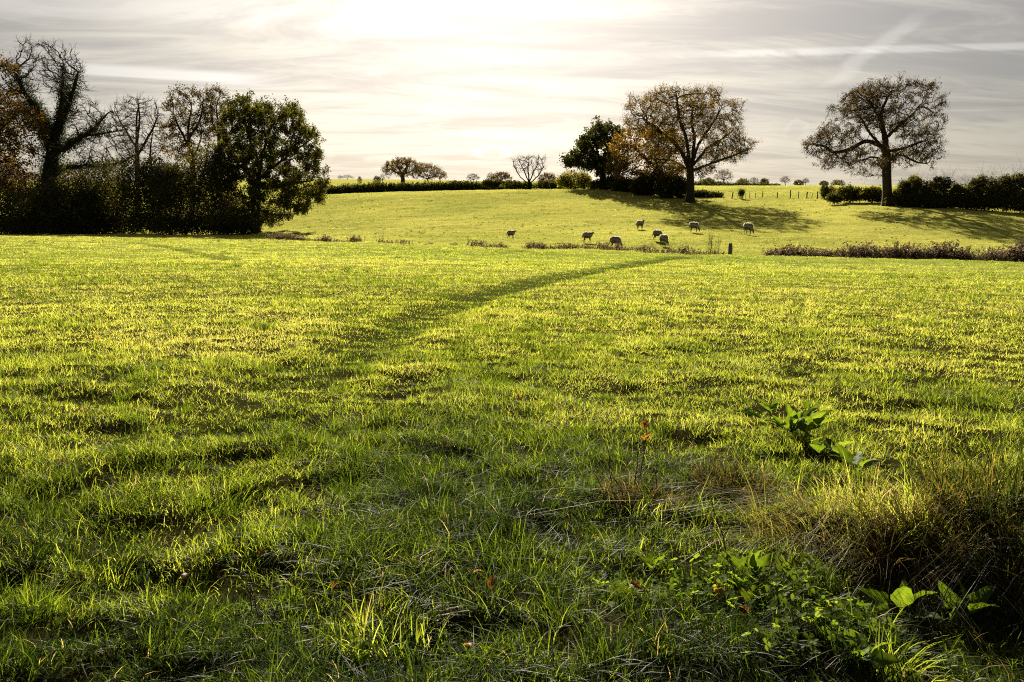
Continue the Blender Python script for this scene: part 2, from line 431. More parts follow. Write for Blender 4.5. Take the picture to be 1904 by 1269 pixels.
HOLLOW = ground_at(1870, 1130)
MOUNDS = [(ground_at(*p), h_, rx_, ry_) for p, h_, rx_, ry_ in (((1520, 985), .13, .30, .20), ((1700, 1010), .20, .30, .20), ((1860, 1010), .05, .3, .25), ((1185, 925), .07, .3, .2), ((1360, 905), .09, .34, .2))]
def height(x, y):
    x = np.asarray(x, float); y = np.asarray(y, float)
    r = np.hypot(x, y)
    z = base_height(x, y)
    z = z + (fbm(x / 9, y / 9, 3, 2) - .5) * .22 * sstep(2, 14, r) * (1 - sstep(300, 600, r))
    near = 1 - sstep(28, 60, r)
    z = z + (fbm(x * 1.15, y * 1.5, 11, 3) - .42) * .15 * near * (1 - .72 * sstep(5, 16, r))
    z = z - .05 * sstep(.54, .66, fbm(x * 1.9, y * 2.6, 67, 2)) * near * (1 - .8 * sstep(5, 14, r))
    mid = sstep(25, 60, r) * (1 - sstep(200, 350, r))
    z = z + (fbm(x * .35, y * .45, 17, 4) - .5) * .40 * mid
    z = z - .10 * worn_at(x, y) * (r < 120)
    z = z - .16 * np.exp(-(((x - HOLLOW[0] - .25) / .75) ** 2 + ((y - HOLLOW[1]) / .55) ** 2))
    for c, h_, rx_, ry_ in MOUNDS:                                # old roots lift the big tussocks
        z = z + h_ * np.exp(-(((x - c[0]) / rx_) ** 2 + ((y - c[1]) / ry_) ** 2))
    return z

def build_ground():
    fine = np.radians(np.linspace(-48, 48, 420))
    coarse = np.radians(np.linspace(48, 312, 46))[1:-1]
    ang = np.concatenate([fine, coarse])
    rad = np.concatenate([np.geomspace(.5, 40, 380)[:-1], np.geomspace(40, 240, 240)[:-1], np.geomspace(240, 2500, 70)])
    A, R = np.meshgrid(ang, rad)
    X, Y = (R * np.sin(A)).ravel(), (R * np.cos(A)).ravel()
    Z = height(X, Y)
    V = np.stack([X, Y, Z], 1)
    V = np.vstack([V, [[0, 0, height(np.array([0.]), np.array([0.]))[0]]]])
    na, nr = len(ang), len(rad)
    i, j = np.meshgrid(np.arange(nr - 1), np.arange(na), indexing='ij')
    j2 = (j + 1) % na
    q = np.stack([i * na + j, i * na + j2, (i + 1) * na + j2, (i + 1) * na + j], -1).reshape(-1, 4)
    q = q[:, ::-1]
    k = np.arange(na)
    tri = np.stack([np.full(na, len(V) - 1), (k + 1) % na, k], 1)
    wn = np.concatenate([worn_at(X, Y) * (np.hypot(X, Y) < 120), [0]])
    tag(mesh_obj('ground', V, [q, tri], M_GROUND, worn=wn), kind='structure')
build_ground()
def gpt(x, y):
    return np.array([x, y, height(np.array([x]), np.array([y]))[0]])
def gpix(px, py, tmin=1.5):
    p = ground_at(px, py, height, tmin)
    return p

# ------------------------------------------------------------------ grass
def blades(p, h, wd, lean, face, tint, lod):
    """N grass blades as arrays; lod 2: two quads + tip, 1: one quad + tip, 0: single triangle"""
    n = len(p)
    side = np.stack([np.cos(face), np.sin(face), np.zeros(n)], 1)
    ts, ws = {2: ((0, .38, .74), (1, .85, .55)), 1: ((0, .5), (1, .75)), 0: ((0,), (1,))}[lod]
    rows = []
    lm = np.hypot(lean[:, 0], lean[:, 1])
    def at(t):
        c = p + np.concatenate([lean * (h * t ** 1.8)[:, None], (h * t * (1 - .35 * np.minimum(lm, 1.4) * t))[:, None]], 1)
        return c
    for t, wf in zip(ts, ws):
        c = at(np.full(n, t))
        rows.append(c - side * (wd * wf * .5)[:, None]); rows.append(c + side * (wd * wf * .5)[:, None])
    rows.append(at(np.ones(n)))
    k = len(rows)
    V = np.stack(rows, 1).reshape(-1, 3)
    o = np.arange(n)[:, None] * k
    faces = []
    for s in range(len(ts) - 1):
        faces.append(o + np.array([[2 * s, 2 * s + 1, 2 * s + 3, 2 * s + 2]]))
    faces.append(o + np.array([[k - 3, k - 2, k - 1]]))
    T = np.repeat(tint, k)
    return V, faces, T

def join(parts):
    V, Fq, Ft, T, off = [], [], [], [], 0
    for v, fs, t in parts:
        V.append(v); T.append(t)
        for f in fs:
            (Fq if f.shape[1] == 4 else Ft).append(f + off)
        off += len(v)
    out = []
    if Fq: out.append(np.concatenate(Fq))
    if Ft: out.append(np.concatenate(Ft))
    return np.concatenate(V), out, np.concatenate(T)

def edge_of(x, y):
    return np.interp(x / np.maximum(y, 1), EDGE_U, EDGE_Y)

def tuft_blades(g, r0, r1, n, per, lod):
    """separate coarse tufts, denser near the camera"""
    r = np.sqrt(g.uniform(r0 * r0, r1 * r1, n)) if r1 < 12 else (r0 ** .6 + g.random(n) * (r1 ** .6 - r0 ** .6)) ** (1 / .6)
    a = np.radians(g.uniform(-38, 38, n))
    x, y = r * np.sin(a), r * np.cos(a)
    ok = (fbm(x * .22, y * .22, 61, 2) > .40) & (worn_at(x, y) < .3)
    x, y, r = x[ok], y[ok], r[ok]; n = len(x)
    size = g.lognormal(0, .35, n)
    i = np.repeat(np.arange(n), per); m = len(i)
    ang, q = g.uniform(0, 2 * math.pi, m), np.sqrt(g.random(m))
    off = np.stack([np.cos(ang), np.sin(ang)], 1) * (q * .085)[:, None] * size[i][:, None]
    bx, by = x[i] + off[:, 0], y[i] + off[:, 1]
    h = (.075 + .05 * g.random(m)) * np.minimum(size[i], 1.7) * g.lognormal(0, .25, m) * np.where(r[i] < 5, 1.15, 1.0)
    lean = off / .085 * .55 / size[i][:, None] + g.normal(0, .32, (m, 2)) + np.repeat(g.normal(0, .22, (n, 2)), per, axis=0)
    wd = np.maximum(.0036, .00042 * r[i] * g.uniform(.7, 1.4, m))
    tint = np.clip(np.repeat(g.normal(.27, .10, n), per) + g.normal(0, .11, m) + .06 * sstep(10, 30, r[i]) - .08 * (1 - sstep(3.5, 7, r[i])), 0, .85)  # closest tufts get a darker tint, vignette painted into their colour
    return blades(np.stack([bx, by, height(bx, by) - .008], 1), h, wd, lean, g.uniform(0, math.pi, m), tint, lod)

def grass():
    parts = []
    far_parts = []
    for (r0, r1, n, lod) in ((1.9, 4.5, 115000, 2), (4.5, 9, 190000, 2), (9, 18, 330000, 1), (18, 40, 420000, 0), (40, 95, 520000, 0), (95, 330, 420000, 0)):
        g = np.random.default_rng(int(r0 * 100))
        half = 62 if r0 < 4 else 48 if r0 < 9 else 38
        n = int(n * half / 38)
        u = g.random(n)
        e = 2 - 1.5 if r0 < 90 else 2 - 1.9
        r = (r0 ** e + u * (r1 ** e - r0 ** e)) ** (1 / e)
        a = np.radians(g.uniform(-half, half, n))
        x, y = r * np.sin(a), r * np.cos(a)
        tuft = fbm(x * 1.15, y * 1.5, 11, 3)
        fine = fbm(x * 5.5, y * 5.5, 23, 2)
        bare = sstep(.56, .68, fbm(x * 1.9, y * 2.6, 67, 2)) * (r < 45) * .3        # hoof-trodden gaps
        wn = worn_at(x, y) if r0 < 95 else np.zeros(n)
        keep = g.random(n) < np.clip(.22 + 1.6 * (fine - .25), .08, 1) * (1 - .45 * wn) * (1 - .75 * bare)
        x, y, r, tuft, fine, wn, bare = (q[keep] for q in (x, y, r, tuft, fine, wn, bare))
        n = len(x)
        rough = sstep(.50, .68, fbm(x * .8 + 5, y * .8, 29, 2))
        hol = np.exp(-(((x - HOLLOW[0] - .25) / .8) ** 2 + ((y - HOLLOW[1]) / .6) ** 2))  # hollow mask; its tint term paints shade into the recess
        nearby = 1 - sstep(3.2, 7.5, r + (fbm(x * .5, y * .5, 31, 2) - .5) * 5)    # longer foreground grass; its darker tint is a painted-in vignette
        h = .046 + .022 * nearby + .022 * rough * (r < 60) + .05 * (tuft - .4)
        h = h * (1 - .45 * wn) * (1 - .5 * bare) * g.lognormal(0, .36, n)
        h = np.clip(h, .015, .30)
        wd = np.maximum(.0034, .00046 * r * g.uniform(.6, 1.6, n)) * (1 + .3 * nearby)
        if r0 >= 95: h = h * (1 + .004 * (r - 95)); wd = wd * 1.15
        ca = fbm(x * 1.6, y * 1.6, 37, 2) * 6 * math.pi
        lean = np.stack([np.cos(ca), np.sin(ca)], 1) * .35 + g.normal(0, .72, (n, 2))
        patch = fbm(x * .9, y * 1.2, 47, 3) if r0 < 95 else .5 + 1.3 * (fbm(x * .45, y * .45, 47, 4) - .5)
        big = fbm(x * .07, y * .12, 53, 3)
        tint = .62 + .60 * (patch - .5) + .75 * (big - .5) + g.normal(0, 1, n) * (.17 - .09 * sstep(40, 90, r)) - .46 * nearby - .14 * rough - .30 * wn - .10 * hol + .15 * sstep(8, 20, r) - .03 * sstep(30, 70, r)
        straw = g.random(n) < .016
        tint = np.where(straw, 1.0, np.clip(tint, 0, .9))
        z = height(x, y) - .006
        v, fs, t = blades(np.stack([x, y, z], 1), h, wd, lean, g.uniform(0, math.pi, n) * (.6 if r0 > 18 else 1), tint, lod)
        (far_parts if r0 >= 95 else parts).append((v, fs, t))
    g = np.random.default_rng(91)
    for (r0, r1, n, per, lod) in ((2.2, 6, 150, 90, 2), (6, 14, 520, 70, 1), (14, 34, 900, 45, 0), (34, 75, 1000, 26, 0)):
        parts.append(tuft_blades(g, r0, r1, n, per, lod))
    far_parts.append(tuft_blades(g, 70, 190, 3200, 22, 0))
    v, fs, t = join(parts)
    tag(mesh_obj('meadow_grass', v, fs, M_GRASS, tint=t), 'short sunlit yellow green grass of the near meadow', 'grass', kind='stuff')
    v, fs, t = join(far_parts)
    tag(mesh_obj('hill_grass', v, fs, M_GRASS, tint=t), 'smooth bright grass on the rising pasture behind the sheep', 'grass', kind='stuff')
grass()

# ------------------------------------------------------------------ trees
def tubes(pos, par, rad, main, mask=None):
    """one mesh from a branch skeleton: nodes pos, parent index, radius; main[p] is the child that continues p"""
    n = len(pos)
    e = np.where(par >= 0)[0]
    if mask is not None: e = e[mask[e]]
    p = par[e]
    d = pos[e] - pos[p]
    ln = np.linalg.norm(d, axis=1, keepdims=True); d = d / np.maximum(ln, 1e-6)
    nd = np.zeros((n, 3)); nd[e] = d
    t = nd.copy()
    hm = main >= 0
    t[hm] = t[hm] + nd[main[hm]]
    t /= np.maximum(np.linalg.norm(t, axis=1, keepdims=True), 1e-6)
    is_main = main[p] == e
    tp = np.where(is_main[:, None], t[p], d)
    rp = np.where(is_main, rad[p], np.minimum(rad[p], rad[e] * 1.25))
    tc = t[e]; rc = rad[e]
    ref = np.array([.31, .88, .12]); ref /= np.linalg.norm(ref)
    def ring(c, t, r, k):
        uu = np.cross(t, ref); uu /= np.maximum(np.linalg.norm(uu, axis=1, keepdims=True), 1e-6)
        vv = np.cross(t, uu)
        a = np.arange(k) * 2 * math.pi / k
        return c[:, None] + r[:, None, None] * (np.cos(a)[None, :, None] * uu[:, None] + np.sin(a)[None, :, None] * vv[:, None])
    V, Q, off = [], [], 0
    for lo, hi, k in ((.10, 9, 8), (.03, .10, 5), (0, .03, 3)):
        s = (rc >= lo) & (rc < hi)
        if not s.any(): continue
        a = ring(pos[p[s]], tp[s], rp[s], k); b = ring(pos[e[s]], tc[s], rc[s], k)
        m = s.sum()
        V.append(np.concatenate([a, b], 1).reshape(-1, 3))
        o = (np.arange(m) * 2 * k)[:, None, None] + off
        i = np.arange(k); j = (i + 1) % k
        f = np.stack([i, j, j + k, i + k], 1)[None]
        Q.append((o + f).reshape(-1, 4)); off += m * 2 * k
    return np.concatenate(V), [np.concatenate(Q)]

def colonize(nodes, par, att, D, dk, seed, up=.05, jit=.25, maxit=220, maxn=9000):
    g = np.random.default_rng(seed)
    nodes = list(nodes); par = list(par)
    N = np.array(nodes)
    kids = np.zeros(200000, np.int8)
    d2 = np.full(len(att), 1e18); near = np.zeros(len(att), int)
    def upd(lo):
        nonlocal d2, near
        new = np.array(nodes[lo:])
        if not len(new): return
        q = ((att[:, None, :] - new[None]) ** 2).sum(-1)
        k = q.argmin(1); m = q[np.arange(len(att)), k]
        s = m < d2
        d2 = np.where(s, m, d2); near = np.where(s, k + lo, near)
    upd(0)
    for it in range(maxit):
        alive = d2 > dk * dk
        if not alive.all():
            att = att[alive]; d2 = d2[alive]; near = near[alive]
        if not len(att) or len(nodes) > maxn: break
        N = np.array(nodes)
        v = att - N[near]; v /= np.linalg.norm(v, axis=1, keepdims=True)
        ui, inv = np.unique(near, return_inverse=True)
        acc = np.zeros((len(ui), 3)); np.add.at(acc, inv, v)
        acc /= np.maximum(np.linalg.norm(acc, axis=1, keepdims=True), 1e-6)
        acc += g.normal(0, jit, acc.shape); acc[:, 2] += up
        acc /= np.linalg.norm(acc, axis=1, keepdims=True)
        lo = len(nodes)
        for k, a in zip(ui, acc):
            if kids[k] >= 3: continue
            kids[k] += 1
            nodes.append(N[k] + a * D); par.append(int(k))
        if len(nodes) == lo: break
        upd(lo)
    return np.array(nodes), np.array(par)

def resample(pl, D):
    pl = np.array(pl, float)
    # Catmull-Rom through the points
    q = np.vstack([2 * pl[0] - pl[1], pl, 2 * pl[-1] - pl[-2]])
    out = [pl[0]]
    for i in range(1, len(q) - 2):
        m = max(1, int(round(np.linalg.norm(q[i + 1] - q[i]) / D)))
        for k in range(1, m + 1):
            t = k / m
            out.append(.5 * ((2 * q[i]) + (-q[i - 1] + q[i + 1]) * t + (2 * q[i - 1] - 5 * q[i] + 4 * q[i + 1] - q[i + 2]) * t * t + (-q[i - 1] + 3 * q[i] - 3 * q[i + 1] + q[i + 2]) * t ** 3))
    return out

def leaf_quads(c, s, g, tint, asp=.62):
    n = len(c)
    a = g.normal(size=(n, 3)); a /= np.linalg.norm(a, axis=1, keepdims=True)
    b = np.cross(a, g.normal(size=(n, 3))); b /= np.maximum(np.linalg.norm(b, axis=1, keepdims=True), 1e-6)
    s = np.asarray(s)[:, None] * .5
    V = np.stack([c - a * s, c + b * s * asp, c + a * s, c - b * s * asp], 1).reshape(-1, 3)
    Q = np.arange(n)[:, None] * 4 + np.array([[0, 1, 2, 3]])
    return V, [Q], np.repeat(tint, 4)

def blob_points(blobs, n, Y, g, halfw, cxp, deep=.75, shell=1/3.):
    """points inside ellipsoids given in photo pixels at depth Y (px, py, rx, ry)"""
    B = np.array([b[:4] for b in blobs], float)
    vol = B[:, 2] * B[:, 3]; pick = g.choice(len(B), n, p=vol / vol.sum())
    q = g.normal(size=(n, 3)); q /= np.linalg.norm(q, axis=1, keepdims=True)
    q *= (g.random(n) ** shell)[:, None]
    s = Y / F
    out = np.zeros((n, 3))
    for k, b in enumerate(blobs):
        m = pick == k
        Yk = b[4] if len(b) > 4 else Y
        s = Yk / F
        c = P(b[0], b[1], Yk)
        xn = min(.98, abs(b[0] - cxp) / max(halfw, 1))
        rd = max(b[2] * .8, deep * halfw * math.sqrt(1 - xn * xn)) if len(b) < 5 else b[2]
        out[m] = c + q[m] * np.array([b[2] * s, rd * s, b[3] * s])
    return out

def tree(name, label, cat, base, R, limbs, blobs, attractors=1500, D=.6, dk=None, twigs=3, twig_len=.8, twig_r=.014,
         leaves=0, leaf_size=.18, leaf_mat_=None, leaf_spread=.3, leaf_prob=1.0, seed=1, group=None, deep=.75, up=.05, tint=(.45, .22), ivy=0, ivy_r=.12, sink=.25, droop=0.0, jit=.25, gaps=.36):
    g = np.random.default_rng(seed)
    px, py, Y = base
    gx = P(px, py, Y)
    B0 = gpt(gx[0], Y)
    root = thing(name, B0, label, cat, group)
    halfw = (max(b[0] + b[2] for b in blobs) - min(b[0] - b[2] for b in blobs)) / 2
    cxp = (max(b[0] + b[2] for b in blobs) + min(b[0] - b[2] for b in blobs)) / 2
    att = blob_points(blobs, attractors, Y, g, halfw, cxp, deep)
    if gaps:                                                      # open pockets between the leafy lobes
        gs = 26.0 * Y / F
        f3 = .5 * fbm(att[:, 0] / gs + 3, att[:, 2] / gs, seed + 5, 2) + .5 * fbm(att[:, 1] / gs, att[:, 2] / gs + att[:, 0] / gs * .7, seed + 9, 2)
        att = att[f3 > gaps]
    nodes, par = [B0 - np.array([0, 0, sink])], [-1]
    nlimb = 0
    for li, lb in enumerate(limbs):
        pts = []
        for k, q in enumerate(lb):
            dep = q[2] if len(q) > 2 else 0.0
            pts.append(P(q[0], q[1], Y) + np.array([0, dep, 0]))
        if li == 0: pts = [nodes[0], B0 + np.array([0, 0, .3])] + pts[1:] if len(pts) > 1 else pts
        elif not any(len(q) > 2 for q in lb):                        # give the limb its own depth
            off = g.uniform(-1, 1) * .5 * np.linalg.norm(pts[-1] - pts[0])
            for k in range(len(pts)): pts[k][1] += off * (k / (len(pts) - 1)) ** 1.2
        rs = resample(pts, D)
        N = np.array(nodes)
        cur = int(((N - rs[0]) ** 2).sum(1).argmin()) if li else 0
        for q in rs[1:]:
            nodes.append(q + (g.normal(0, D * .06, 3) if li else 0)); par.append(cur); cur = len(nodes) - 1
    nlimb = len(nodes)
    pos, par = colonize(nodes, par, att, D, dk or D * 1.5, seed, up, jit)
    kids = np.bincount(par[par >= 0], minlength=len(pos))
    # twigs on the tips and along thin shoots
    cnt = np.ones(len(pos))
    for i in range(len(pos) - 1, 0, -1): cnt[par[i]] += cnt[i]
    thin = np.where((kids == 0) | ((cnt < 10) & (np.arange(len(pos)) >= nlimb)))[0]
    ti = np.repeat(thin, twigs)
    dirn = pos[ti] - pos[np.maximum(par[ti], 0)]
    dirn /= np.maximum(np.linalg.norm(dirn, axis=1, keepdims=True), 1e-6)
    dv = dirn + g.normal(0, .65, dirn.shape); dv[:, 2] += .15 - droop
    dv /= np.linalg.norm(dv, axis=1, keepdims=True)
    L = twig_len * g.uniform(.5, 1.2, len(ti))[:, None]
    a = pos[ti] + dv * L * .5
    dv2 = dv + g.normal(0, .45, dv.shape); dv2[:, 2] += .15 - droop
    b = a + dv2 * L * .5
    na = len(pos)
    pos2 = np.vstack([pos, a, b])
    par2 = np.concatenate([par, ti, na + np.arange(len(ti))])
    # pipe-model radii
    tips = max(2, kids.tolist().count(0))
    tip_r = twig_r * 1.9
    pexp = float(np.clip(math.log(tips) / math.log(max(R / tip_r, 1.5)), 1.5, 3.2))
    acc = np.zeros(len(pos)); rad = np.zeros(len(pos)); main = np.full(len(pos2), -1)
    best = np.zeros(len(pos))
    for i in range(len(pos) - 1, -1, -1):
        rad[i] = (acc[i]) ** (1 / pexp) if acc[i] > 0 else tip_r
        q = par[i]
        if q >= 0:
            acc[q] += rad[i] ** pexp
            if rad[i] > best[q]: best[q] = rad[i]; main[q] = i
    rad *= min(1.6, R / rad[0])
    rad = np.maximum(rad, twig_r)
    # root flare
    hgt = pos[:, 2] - B0[2]
    rad = rad * (1 + .55 * np.exp(-np.maximum(hgt, 0) / (R * 1.6)) * (rad > R * .6))
    rad2 = np.concatenate([rad, np.full(len(ti), twig_r), np.full(len(ti), twig_r * .55)])
    main[na:na + len(ti)] = na + len(ti) + np.arange(len(ti))
    loc = pos2 - B0
    big = rad2 > max(.05, twig_r * 2)
    v, f = tubes(loc, par2, rad2, main, big); mesh_obj('trunk', v, f, M_BARK, root)
    v, f = tubes(loc, par2, rad2, main, ~big); mesh_obj('branches', v, f, M_TWIG, root)
    if leaves:
        cand = np.vstack([a, b, pos[thin]]) - B0
        clump = fbm(cand[:, 0] * .45 + cand[:, 1] * .31, cand[:, 2] * .5 - cand[:, 1] * .2, seed, 2)
        wgt = np.clip((clump - (.5 - .5 * leaf_prob)) * 4, .04, 1) if leaf_prob < 1 else np.ones(len(cand))
        wgt = wgt * (g.random(len(cand)) < .4)                    # leaves hang in bunches
        k = g.choice(len(cand), leaves, p=wgt / wgt.sum())
        c = cand[k] + g.normal(0, leaf_spread, (leaves, 3))
        tn = np.clip(tint[0] + tint[1] * g.normal(size=leaves) + .6 * (clump[k] - .5), 0, 1)
        v, f, t = leaf_quads(c, leaf_size * g.uniform(.6, 1.4, leaves), g, tn)
        mesh_obj('crown', v, f, leaf_mat_, root, tint=t)
    if ivy:
        cand = np.where((rad > ivy_r) & (pos[:, 2] > B0[2] - .1))[0]
        k = g.choice(cand, ivy, p=rad[cand] / rad[cand].sum())
        q = g.normal(size=(ivy, 3)); q /= np.linalg.norm(q, axis=1, keepdims=True)
        lump = .5 + fbm(pos[k, 2] * .7, pos[k, 0] * .7, seed + 3, 2)
        c = loc[k] + q * ((rad[k] * 1.25 + .35) * lump ** 1.5 * 1.3 * g.uniform(.4, 1.25, ivy))[:, None] + g.normal(0, .15, (ivy, 3))
        v, f, t = leaf_quads(c, .20 * g.uniform(.6, 1.4, ivy), g, g.random(ivy))
        mesh_obj('ivy', v, f, M_IVY, root, tint=t)
    return root

def auto_crown(px, top, bot, hw, g, n=7):
    """a broad round crown of n lobes between rows top and bot"""
    ch = bot - top
    out = [(px, top + ch * .5, hw * .6, ch * .42)]
    for k in range(n):
        a = math.pi * (k + .5) / n
        out.append((px - math.cos(a) * hw * .66, bot - ch * .25 - math.sin(a) * ch * .48, hw * .36, ch * .26))
    return out

def small_tree(name, label, cat, px, py, Y, top, hw, bare=False, dark=False, seed=1, stem=.35, group=None, leaves=2500, mat=None, R=None, twigs=3):
    g = np.random.default_rng(seed)
    h = py - top
    bot = py - h * stem * .6
    blobs = auto_crown(px, top, bot, hw, g, 6)
    if dark: blobs += [(px - hw * .45, py - h * .2, hw * .5, h * .22), (px + hw * .4, py - h * .18, hw * .55, h * .2)]
    s = Y / F
    limbs = [[(px, py), (px + hw * .03, py - h * stem * .5), (px - hw * .04, py - h * stem)]]
    for k in range(4):
        a = math.pi * (k + .5) / 4
        limbs.append([(px, py - h * stem), (px - math.cos(a) * hw * .35, py - h * stem - math.sin(a) * h * .2 - 1), (px - math.cos(a) * hw * .6, bot - (bot - top) * .3 - math.sin(a) * h * .25)])
    hm = h * s
    return tree(name, label, cat, (px, py, Y), R or hm * .03, limbs, blobs, attractors=420, D=hm * .05, twigs=twigs, twig_len=hm * .09, twig_r=max(.012, hm * .0022),
                leaves=0 if bare else leaves, leaf_size=max(.2, hm * .035), leaf_mat_=mat or (M_OAKGREEN if dark else M_OAKBROWN), leaf_spread=hm * .03, seed=seed, group=group, leaf_prob=1.0 if dark else .8, gaps=0)

# --- the two oaks standing on the pasture
tree('oak_tree', 'tall sparse autumn oak with broad crown, standing before dark bushes on the hill', 'tree', (1283, 378, 136), .62,
     [[(1283, 378), (1284, 350), (1283, 318)],
      [(1283, 320), (1262, 275), (1232, 250), (1195, 222)],
      [(1283, 318), (1274, 265), (1257, 225), (1247, 180)],
      [(1284, 316), (1300, 268), (1325, 232), (1345, 200)],
      [(1284, 318), (1293, 260), (1290, 220), (1297, 185)],
      [(1286, 318), (1318, 306), (1350, 294), (1390, 278)],
      [(1285, 312), (1318, 275), (1350, 255), (1378, 235)],
      [(1281, 316), (1250, 300), (1215, 297), (1180, 290)]],
     [(1240, 180, 42, 18), (1195, 188, 34, 19), (1300, 190, 40, 26), (1345, 205, 30, 20), (1178, 222, 24, 20), (1220, 225, 48, 32), (1280, 230, 50, 38), (1340, 245, 42, 32), (1395, 268, 24, 15), (1372, 248, 22, 16), (1355, 285, 42, 18), (1305, 285, 40, 26), (1240, 275, 45, 22), (1250, 315, 25, 12), (1310, 318, 18, 14)],
     attractors=3200, D=.55, twigs=4, twig_len=.85, twig_r=.018, leaves=40000, leaf_size=.18, leaf_mat_=M_OAKBROWN, leaf_spread=.22, leaf_prob=.6, seed=11, tint=(.55, .28), gaps=.40, jit=.32)
tree('oak_tree', 'lone dark oak with lacy rounded crown and long low limb beside the hedge', 'tree', (1650, 380, 118), .62,
     [[(1650, 380), (1649, 340), (1648, 290)],
      [(1648, 292), (1646, 262), (1638, 225), (1640, 200), (1655, 170)],
      [(1647, 282), (1628, 266), (1606, 248), (1585, 222)],
      [(1640, 272), (1610, 263), (1582, 277), (1552, 283), (1535, 272), (1508, 268)],
      [(1648, 256), (1676, 232), (1702, 212), (1722, 192)],
      [(1644, 235), (1620, 205), (1598, 185)],
      [(1649, 282), (1680, 276), (1700, 270), (1722, 262)],
      [(1649, 300), (1672, 288), (1700, 300), (1725, 306)],
      [(1648, 305), (1625, 292), (1600, 300)]],
     [(1645, 168, 50, 22), (1690, 170, 35, 20), (1725, 195, 25, 20), (1732, 222, 17, 22), (1580, 195, 28, 22), (1612, 185, 34, 26), (1565, 238, 32, 22), (1600, 228, 30, 24), (1540, 258, 30, 18), (1512, 267, 17, 12), (1565, 290, 30, 20), (1525, 280, 20, 14), (1650, 215, 45, 30), (1700, 235, 34, 26), (1725, 265, 22, 22), (1700, 285, 40, 20), (1725, 300, 16, 14), (1615, 300, 28, 20), (1670, 310, 22, 18), (1612, 320, 16, 10), (1555, 310, 10, 8)],
     attractors=3800, D=.5, twigs=4, twig_len=.7, twig_r=.017, leaves=48000, leaf_size=.155, leaf_mat_=M_OAKBROWN, leaf_spread=.17, leaf_prob=.6, seed=23, tint=(.16, .25), gaps=.45, jit=.36)
# --- behind the big oak
tree('oak_tree', 'dark green leafy oak on the hilltop, left of the orange tree', 'tree', (1120, 348, 168), .6,
     [[(1120, 348), (1121, 320), (1118, 300)], [(1118, 305), (1108, 275), (1105, 250)], [(1118, 300), (1095, 295), (1070, 300)], [(1119, 300), (1130, 270), (1138, 250)]],
     [(1115, 250, 26, 20), (1092, 264, 20, 16), (1138, 255, 25, 20), (1120, 282, 32, 24), (1062, 300, 22, 11), (1085, 288, 26, 15), (1092, 308, 26, 14), (1130, 312, 24, 16), (1150, 290, 20, 25)],
     attractors=1300, D=.7, twigs=2, leaves=17000, leaf_size=.42, leaf_mat_=M_OAKGREEN, leaf_spread=.36, leaf_prob=.7, seed=31, tint=(.10, .18), gaps=.42)
tree('autumn_tree', 'dense orange brown autumn tree behind the left limbs of the tall sparse oak', 'tree', (1225, 356, 152), .5,
     [[(1225, 356), (1226, 335), (1222, 315)], [(1222, 318), (1195, 290), (1170, 270)], [(1222, 316), (1215, 280), (1205, 255)], [(1223, 316), (1245, 290), (1260, 270)]],
     [(1168, 268, 32, 30), (1200, 262, 36, 28), (1150, 300, 22, 26), (1185, 300, 38, 28), (1225, 292, 40, 32), (1262, 300, 26, 28), (1170, 325, 25, 12), (1235, 325, 30, 14), (1240, 262, 30, 22)],
     attractors=1200, D=.7, twigs=2, leaves=15000, leaf_size=.34, leaf_mat_=M_ORANGE, leaf_spread=.42, leaf_prob=.9, seed=37, tint=(.45, .25))

# --- left thicket
tree('ivy_clad_tree', 'tallest bare tree of the left thicket, limbs wrapped in dark ivy', 'tree', (82, 430, 122), 1.0,
     [[(82, 430), (88, 370), (96, 300), (104, 250)],
      [(104, 252), (106, 200), (98, 150), (88, 100)], [(102, 260), (75, 210), (45, 170), (30, 130)], [(105, 250), (122, 200), (128, 165), (132, 130)],
      [(98, 290), (70, 240), (40, 205)], [(106, 285), (138, 258), (160, 238), (180, 205)], [(98, 318), (135, 310), (170, 307), (205, 303), (235, 285), (255, 262)], [(150, 250, 2), (185, 240, 4), (215, 225, 6)], [(94, 300, 0), (75, 270, -6), (60, 255, -9)]],
     [(85, 98, 42, 24), (50, 125, 35, 28), (118, 120, 28, 26), (35, 175, 35, 35), (130, 165, 22, 34), (95, 140, 35, 30), (185, 215, 35, 26), (205, 245, 35, 28), (165, 235, 30, 28), (225, 275, 30, 22), (190, 292, 40, 14), (60, 215, 40, 30), (150, 275, 30, 18), (135, 215, 25, 24)],
     attractors=3000, D=.7, twigs=4, twig_len=1.1, twig_r=.022, seed=41, ivy=52000, ivy_r=.13, deep=.5, gaps=0)
tree('oak_tree', 'gold brown oak at the left edge of the photo before the ivy clad tree', 'tree', (-38, 432, 116), .7,
     [[(-38, 432), (-36, 380), (-30, 320)], [(-30, 330), (0, 280), (30, 240)], [(-30, 320), (-20, 240), (-5, 160)], [(-32, 350), (10, 320), (45, 320)], [(-30, 320), (-70, 250), (-90, 200)]],
     [(0, 128, 14, 26), (-20, 170, 30, 40), (10, 200, 30, 30), (40, 225, 38, 26), (20, 262, 42, 28), (-20, 250, 50, 60), (62, 245, 26, 20), (15, 315, 42, 30), (-40, 330, 50, 40), (-80, 220, 50, 70), (25, 355, 30, 20)],
     attractors=1500, D=.75, twigs=2, leaves=30000, leaf_size=.30, leaf_mat_=M_ORANGE, leaf_spread=.4, leaf_prob=.7, seed=43, tint=(.22, .22))
